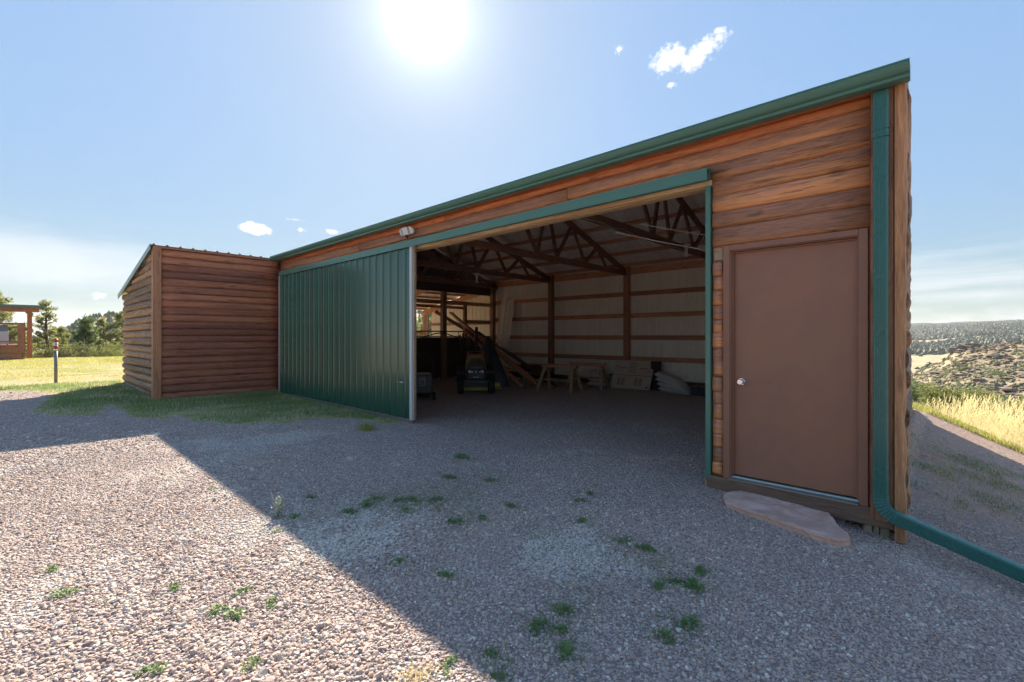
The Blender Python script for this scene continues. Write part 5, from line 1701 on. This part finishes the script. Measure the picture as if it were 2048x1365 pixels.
hull(h, [hood_sec(-.12, .26, .86, .38), hood_sec(.15, .27, .85, .38), hood_sec(.5, .26, .80, .36), hood_sec(.72, .24, .72, .36), hood_sec(.78, .21, .66, .38)])
hood = h.build('hood', 'hood_green', mw_, bevel=.01)
g = MB(); hull(g, [[(.785, -.22, .36), (.785, -.24, .56), (.785, -.19, .64), (.785, .19, .64), (.785, .24, .56), (.785, .22, .36)], [(.825, -.19, .38), (.825, -.21, .55), (.825, -.17, .61), (.825, .17, .61), (.825, .21, .55), (.825, .19, .38)]], False)
gril = g.build('grille', 'black_plastic', mw_, bevel=.008)
for k in range(4): box('grille_bar', 'tube_steel', (.826, -.16, .40 + k * .03), (.836, .16, .412 + k * .03), gril)
for s_ in (-1, 1):
    lathe([(.034, 0), (.036, .012), (.022, .018)], (.826, s_ * .155, .565), 14, 'X').build('headlight', 'lamp_glass', mw_)
    lathe([(.020, 0), (.021, .010), (.012, .014)], (.826, s_ * .095, .555), 12, 'X').build('headlight', 'lamp_glass', mw_)
bd = MB(); bd.box((.826, -.028, .525), (.832, .028, .59)); bd.build('badge', 'galvanised', mw_)
box('badge_plate', 'lamp_glass', (.837, -.075, .425), (.840, .075, .437), mw_)
box('bumper', 'tube_steel', (.80, -.30, .29), (.86, .30, .36), mw_, bevel=.01)
box('front_axle', 'black_plastic', (.56, -.30, .17), (.68, .30, .28), mw_, bevel=.01)
fm = MB(); fm.box((-.75, -.20, .25), (.78, .20, .37)); fm.build('chassis', 'black_plastic', mw_)
dk2 = MB(); hull(dk2, [[(.42, -.36, .06), (.42, -.36, .17), (.42, -.28, .20), (.42, .28, .20), (.42, .36, .17), (.42, .36, .06)], [(.47, -.30, .06), (.47, -.30, .15), (.47, -.24, .18), (.47, .24, .18), (.47, .30, .15), (.47, .30, .06)]], False)
dk2.box((-.36, -.46, .06), (.419, .46, .18)); dk2.build('mower_deck', 'yellow_paint', mw_, bevel=.012)
ch = MB(); ch.box((-.05, .47, .07), (.25, .66, .10)); ch.box((-.05, .47, .10), (.0, .64, .20)); ch.build('discharge_chute', 'yellow_paint', mw_, bevel=.008)
fd = MB()
for s_ in (-1, 1):
    hull(fd, [[(-.95, s_ * .24, .45), (-.95, s_ * .50, .45), (-.95, s_ * .50, .52), (-.95, s_ * .24, .56)], [(-.62, s_ * .24, .55), (-.62, s_ * .52, .55), (-.62, s_ * .52, .60), (-.62, s_ * .24, .66)], [(-.30, s_ * .24, .40), (-.30, s_ * .50, .40), (-.30, s_ * .50, .46), (-.30, s_ * .24, .52)]], False)
fd.build('fender', 'black_plastic', mw_, bevel=.012)
st_ = MB(); st_.box((-.85, -.23, .60), (-.40, .23, .70)); st_.box((-.92, -.23, .66), (-.80, .23, 1.00)); st_.build('seat', 'seat_orange', mw_, bevel=.035)
db = MB(); hull(db, [hood_sec(-.26, .27, .93, .40), hood_sec(-.13, .25, .92, .40)]); db.build('dashboard', 'seat_orange', mw_, bevel=.01)
sw = MB(); ctr = Vector((-.24, 0, .98)); nn = 20
ax1, ax2 = Vector((0, 1, 0)), Vector((.75, 0, .45)).normalized()
sw.tube([ctr + (ax1 * math.cos(2 * math.pi * k / nn) + ax2 * math.sin(2 * math.pi * k / nn)) * .17 for k in range(nn + 1)], .014, 8, False)
sw.tube([ctr - ax1 * .165, ctr, ctr + ax1 * .165], [.011, .035, .011], 8); sw.tube([ctr, (-.16, 0, .86)], .018, 8)
sw.build('steering_wheel', 'black_plastic', mw_)
place(mw_, -8.72, 3.75, -42)

# walk-behind mower with a black catcher bag
pm = empty('push_mower', (0, 0, 0), 'black walk-behind mower with grass bag and tall handle just inside the sliding door', 'push mower')
b = MB(); hull(b, [[(.30, -.22, .16), (.30, -.24, .58), (.30, .24, .58), (.30, .22, .16)], [(-.18, -.20, .20), (-.18, -.22, .60), (-.18, .22, .60), (-.18, .20, .20)]], False)
bag = b.build('grass_bag', 'tarp', pm, bevel=.03)
em = MB()
for s_ in (-1, 1): em.box((.302, s_ * .055 - .008, .34), (.308, s_ * .055 + .008, .53))
em.box((.302, -.047, .46), (.308, .047, .475)); em.box((.302, -.047, .34), (.308, .047, .355)); em.box((.302, -.012, .476), (.308, .012, .535)); em.box((.302, -.020, .40), (.308, .020, .415))
em.build('emblem', 'galvanised', bag)
for s_ in (-1, 1):
    for x_ in (.28, -.7): lathe([(.02, -.02), (.09, -.025), (.10, 0), (.09, .025), (.02, .02)], (x_, s_ * .26, .10), 16, 'Y').build('wheel', 'rubber', pm)
box('engine_deck', 'black_plastic', (-.85, -.27, .08), (-.15, .27, .24), pm, bevel=.03)
lathe([(.14, 0), (.15, .12), (.10, .17), (.03, .18)], (-.5, 0, .24), 18).build('engine', 'black_plastic', pm)
hd = MB()
hd.tube([(-.35, -.24, .22), (.20, -.24, .66), (.48, -.22, .90), (.56, -.12, .98), (.57, 0, .99), (.56, .12, .98), (.48, .22, .90), (.20, .24, .66), (-.35, .24, .22)], .013, 8)
hd.build('handle', 'tube_steel', pm)
for s_ in (-1, 1): MB().tube([(.22, s_ * .245, .69), (.46, s_ * .225, .89)], .0155, 8).build('handle_grip', 'galvanised', pm)
place(pm, -8.42, 1.80, -30)


def sawhorse(name_label, x, y, rz):
    t_ = empty('sawhorse', (0, 0, 0), name_label, 'sawhorse', 'wooden sawhorses by the back wall')
    box('top_beam', 'inner_wood', (-.52, -.07, .60), (.52, .07, .69), t_, bevel=.004)
    for sx in (-1, 1):
        for sy in (-1, 1):
            MB().beam((sx * .40, sy * .06, .64), (sx * .50, sy * .30, .0), .04, .085, (1, 0, 0)).build('leg', 'pale_wood', t_)
    box('shelf', 'pale_wood', (-.43, -.17, .27), (.43, .17, .295), t_)
    return place(t_, x, y, rz)


sawhorse('nearer wooden sawhorse with a shelf standing on the dark barn floor', -7.12, 5.25, 6)
sawhorse('farther wooden sawhorse partly hidden behind the nearer one', -6.98, 6.35, 12)


def sack_mesh(seed, L=.72, Wd=.42, T=.12, bend=0.0):
    r_ = np.random.default_rng(seed); nu, nv = 16, 11; V = []; F = []
    for side in (1, -1):
        for i in range(nu):
            for j in range(nv):
                u = -1 + 2 * i / (nu - 1); v = -1 + 2 * j / (nv - 1)
                e = max(0, (1 - u ** 6) * (1 - v ** 4)) ** .55
                wr_ = .006 * math.sin(9 * u + seed) * math.cos(5 * v) + .004 * r_.normal()
                zz = side * (T / 2 * e) + wr_ * e - bend * (u + 1) ** 2 * .25
                V.append((u * L / 2 * (1 - .05 * v * v), v * Wd / 2 * (1 - .08 * u * u), T / 2 + zz))
    m0 = nu * nv
    for s0 in (0, 1):
        for i in range(nu - 1):
            for j in range(nv - 1):
                a = s0 * m0 + i * nv + j
                q = (a, a + nv, a + nv + 1, a + 1)
                F.append(q if s0 == 0 else tuple(reversed(q)))
    me = quick_mesh('feed_sack', V, F, 'sack', True)
    return me


GS1, GS2 = 'white sacks stacked beside the sawhorses', 'white sacks slumped right of the cardboard sheet'
nm_ = ['bottom', 'second', 'third', 'top']
for i in range(4):
    o = link('feed_sack', sack_mesh(60 + i, .70, .42, .125), None, (-6.98 + .02 * (i % 2), 6.98, FZ + i * .108), (0, 0, R(3 * (-1) ** i)))
    tag(o, nm_[i] + (' sack' if i in (0, 3) else ' sack from the ground') + ' of the neat white stack between sawhorse and cardboard', 'sack', GS1)
for i in range(4):
    o = link('feed_sack', sack_mesh(70 + i, .86, .46, .14, .05 + .05 * i), None, (-4.74 - .03 * i, 6.98 - .02 * i, FZ + i * .105), (R(2), R(2 + 3 * i), R(-4 + 3 * i)))
    tag(o, nm_[i] + (' sack' if i in (0, 3) else ' sack from the ground') + ' of the slumped white pile right of the cardboard', 'sack', GS2)

# big flattened carton leaning on the back wall, with its print
cb = empty('cardboard_carton', (-5.98, 6.85, FZ), 'large flat cardboard carton with printed text leaning against the back wall', 'cardboard')
P0 = Vector((-6.56, 6.80, FZ + .01)); P1 = Vector((-5.40, 6.82, FZ + .01)); up_ = Vector((0.03, .28, .75))
uvec = (P1 - P0); nrm_ = uvec.cross(up_).normalized()
if nrm_.y > 0: nrm_ = -nrm_
def on_card(u, v, d=0.0): return P0 + uvec * u + up_ * v + nrm_ * d
def card_box(u0, v0, u1, v1, d0, d1, mb):
    vs = [on_card(u, v, d) for d in (d0, d1) for u, v in ((u0, v0), (u1, v0), (u1, v1), (u0, v1))]
    mb.add(vs, [(0, 1, 2, 3), (7, 6, 5, 4), (0, 4, 5, 1), (1, 5, 6, 2), (2, 6, 7, 3), (3, 7, 4, 0)])
m_ = MB(); card_box(0, 0, 1, 1, 0, -.045, m_); m_.build('sheet', 'cardboard', cb)
m_ = MB(); card_box(0.0, .462, 1, .475, .0012, -.001, m_); m_.build('fold', 'print_dark', cb)
m_ = MB()
for k in range(5):
    for q in range(4):
        u = .395 + q * .052
        card_box(u, .88 - k * .075, u + (.034 if (k + q) % 3 else .044), .90 - k * .075, .001, .002, m_)
m_.build('print', 'print_dark', cb, kind='stuff')
m_ = MB()
for u0 in (.14, .68):
    for k in range(6): card_box(u0 + k * .032, .70, u0 + k * .032 + .022, .74, .001, .002, m_)
card_box(.07, .74, .11, .79, .001, .002, m_); card_box(.90, .60, .94, .64, .001, .002, m_)
m_.build('print', 'print_red', cb, kind='stuff')
m_ = MB()
for u0 in (.16, .60):
    for c_ in (0, .11):
        for k in range(7): card_box(u0 + c_, .13 + k * .036, u0 + c_ + .085 - .01 * (k % 2), .145 + k * .036, .001, .002, m_)
card_box(.90, .06, .95, .11, .001, .002, m_)
m_.build('print', 'print_dark', cb, kind='stuff')
bb = box('black_board', 'black_plastic', (-5.45, 7.02, FZ), (-5.20, 7.10, .73)); tag(bb, 'black board standing upright behind the right edge of the cardboard carton', 'board')
bb = MB(); bb.box((-5.2, 7.18, FZ), (-4.0, 7.30, .22)); tag(bb.build('dark_timber', 'dark_board', bevel=.005), 'dark timber baulk lying along the wall behind the slumped sacks', 'timber')
bb = MB(); bb.box((-4.27, 6.7, FZ), (-3.8, 7.1, .17)); tag(bb.build('black_crate', 'black_plastic', bevel=.01), 'low black crate on the floor right of the slumped sacks', 'crate')

# tan metal sheet leaning in the corner
tp = rib_sheet(0.62, 1, 3, 0.018, True)
o, _ = sheet('metal_sheet', 'tan_metal', tp, (-11.34, 6.90, FZ), (.995, 0.02, 0), (0, -1, 0), (.10, .42, 2.72), None)
tag(o, 'tall tan ribbed metal sheet leaning in the back corner of the barn', 'metal sheet')
o, _ = sheet('metal_sheet', 'cream_metal', rib_sheet(.42, 1, 5, .018, False), (-9.95, 6.05, FZ), (.9, -.40, 0), (.4, .9, 0), (-.12, .25, 1.05), None)
tag(o, 'short pale corrugated sheet standing under the long leaning planks', 'metal sheet')
# long planks leaning through the side opening
for i, (a, b, w_, m__, lab) in enumerate((
        ((-12.5, 6.03, 2.22), (-8.42, 5.72, .02), .14, 'pale_wood', 'longest pale plank leaning out through the side opening into the wing'),
        ((-10.75, 5.35, 1.62), (-8.05, 5.60, -.01), .19, 'inner_wood', 'wide brown plank leaning below the longest pale plank'),
        ((-10.6, 5.55, 1.52), (-7.75, 5.95, -.0), .16, 'dark_board', 'dark plank leaning at the right edge of the plank pile'),
        ((-10.75, 5.15, 1.58), (-8.5, 5.30, -.01), .12, 'inner_wood', 'narrow brown plank at the near side of the plank pile'))):
    o = MB().beam(a, b, w_, .045).build('plank', m__); tag(o, lab, 'plank', 'planks leaning in the barn corner')

# tarp-covered heap and posts standing by it
def tarp_heap():
    V = []; F = []; nr_, na_ = 12, 44
    r_ = np.random.default_rng(5)
    for i in range(nr_):
        u = i / (nr_ - 1)
        for k in range(na_):
            a = 2 * math.pi * k / na_
            R_ = (.06 + .62 * u ** .8) * (1 + .16 * math.sin(7 * a + 1.5) * u + .07 * math.sin(13 * a) * u)
            z_ = 1.42 * (1 - u) ** 1.05 + .02 * math.sin(5 * a) * u
            V.append((-9.55 + math.cos(a) * R_ * .95 + .10 * u, 4.98 + math.sin(a) * R_ * .7, FZ + z_))
    for i in range(nr_ - 1):
        for k in range(na_): F.append((i * na_ + k, i * na_ + (k + 1) % na_, (i + 1) * na_ + (k + 1) % na_, (i + 1) * na_ + k))
    F.append(tuple(range(na_)))
    mb = MB(); mb.add(V, F, True)
    o = mb.build('tarp_covered_heap', 'tarp')
    tag(o, 'tall heap under a dark folded tarp behind the riding mower', 'tarp heap')


tarp_heap()
GP = 'dark steel posts leaning on the side wall'
for i in range(6):
    x_ = -10.75 + .02 * i; y_ = 5.15 + .11 * i
    o = MB().tube([(x_ + .35, y_ - .25, FZ), (x_ - .35, y_ + .10, 1.42 + .05 * (i % 3))], .028, 8).build('steel_post', 'tarp' if i % 2 else 'tube_steel')
    tag(o, 'dark steel post leaning upright among others beside the tarp heap', 'post', GP)
o = MB().beam((-9.55, 4.55, FZ), (-10.05, 5.0, 1.66), .09, .045).build('dark_plank', 'dark_board'); tag(o, 'dark brown plank leaning upright against the top of the tarp heap', 'plank')

# wheelbarrow with a dark red tray
wbw = empty('wheelbarrow', (0, 0, 0), 'wheelbarrow with a dark red tray between the planks and the sawhorses', 'wheelbarrow')
def tray(z, lx0, lx1, w): return [(lx0, -w, z), (lx1, -w * .8, z), (lx1, w * .8, z), (lx0, w, z)]
tb = MB(); hull(tb, [tray(.30, -.25, .28, .20), tray(.56, -.42, .50, .34)], False); tb.build('tray', 'dark_red', wbw, bevel=.02)
lathe([(.04, -.03), (.16, -.04), (.19, 0), (.16, .04), (.04, .03)], (.55, 0, .19), 18, 'Y').build('wheel', 'rubber', wbw)
for s_ in (-1, 1):
    MB().tube([(.58, s_ * .05, .20), (.10, s_ * .19, .29), (-.95, s_ * .30, .50)], .018, 8).build('handle', 'pale_wood', wbw)
    MB().tube([(-.12, s_ * .22, .31), (-.30, s_ * .24, 0.0)], .014, 8).build('leg', 'tube_steel', wbw)
place(wbw, -9.05, 6.35, 20)

# black tubular frame along the side boards
tf_ = empty('metal_bed_frame', (-11.45, 4.9, 0), 'black tubular metal frame with a curved rail standing against the side boards', 'metal frame')
MB().tube([(-11.45, 3.0, 1.54), (-11.45, 5.95, 1.54), (-11.45, 6.10, 1.50), (-11.45, 6.15, 1.38), (-11.45, 6.15, FZ)], .020, 8).build('top_rail', 'tube_steel', tf_)
pts_ = []
for k in range(25):
    y_ = 3.2 + 2.9 * k / 24; pts_.append((-11.45, y_, 1.40 + .085 * math.sin((y_ - 4.25) * 3.2)))
MB().tube(pts_, .018, 8).build('curved_rail', 'tube_steel', tf_)
for y_ in (3.0, 3.85, 4.75, 5.5): MB().tube([(-11.45, y_, FZ), (-11.45, y_, 1.53)], .012, 6).build('upright', 'tube_steel', tf_)

# caged lamps under the trusses
def lamp(x, y, zt, lab):
    t_ = empty('hanging_lamp', (x, y, zt), lab, 'lamp', 'bare compact lamps under the roof trusses')
    lathe([(.05, 0), (.085, -.01), (.085, -.025), (.03, -.05)], (x, y, zt), 16).build('lamp_holder', 'white_plastic', t_)
    lathe([(.03, -.05), (.038, -.06), (.038, -.11), (.03, -.115)], (x, y, zt), 14).build('lamp_base', 'white_plastic', t_)
    for s_ in (-1, 1): lathe([(.013, -.116), (.014, -.25), (.006, -.262)], (x + s_ * .018, y, zt), 10).build('lamp_tube', 'lamp_glass', t_)


lamp(-3.56, 4.72, 3.24, 'bare compact lamp hanging nearest the green jamb of the doorway')
lamp(-8.95, 4.0, 3.08, 'bare compact lamp farther in above the riding mower')
for i, (a, b, lab) in enumerate((((-2.52, .85, 2.78), (-1.05, 1.35, 2.42), 'upper slack white cord strung behind the doorway header'), ((-2.9, .85, 2.74), (-1.05, 1.35, 2.22), 'lower slack white cord strung behind the doorway header'))):
    a, b = Vector(a), Vector(b); pts_ = [a.lerp(b, t_) + Vector((0, 0, -.03 * math.sin(math.pi * t_))) for t_ in np.linspace(0, 1, 9)]
    tag(MB().tube(pts_, .004, 6).build('white_cord', 'cord_white'), lab, 'cord')
# cable along the truss
tag(MB().tube([(-3.575, y_, 3.10 + .012 * math.sin(y_ * 9)) for y_ in np.linspace(.4, 4.7, 40)], .005, 5).build('lamp_cable', 'cord_white'), 'pale cable clipped along the truss to the nearest lamp', 'cable')


# ------------------------------------------------------------------ air
m, t = mat('haze_air')
t.n.clear()
pv = t.node('ShaderNodeVolumePrincipled'); out = t.node('ShaderNodeOutputMaterial')
pv.inputs['Color'].default_value = (0.86, 0.91, 0.98, 1); pv.inputs['Density'].default_value = 0.00016; pv.inputs['Anisotropy'].default_value = 0.35
t.l.new(pv.outputs[0], out.inputs['Volume'])
hz = MB().box((-4650, -4650, -90), (4650, 4650, 110)).build('haze', 'haze_air', kind='stuff')
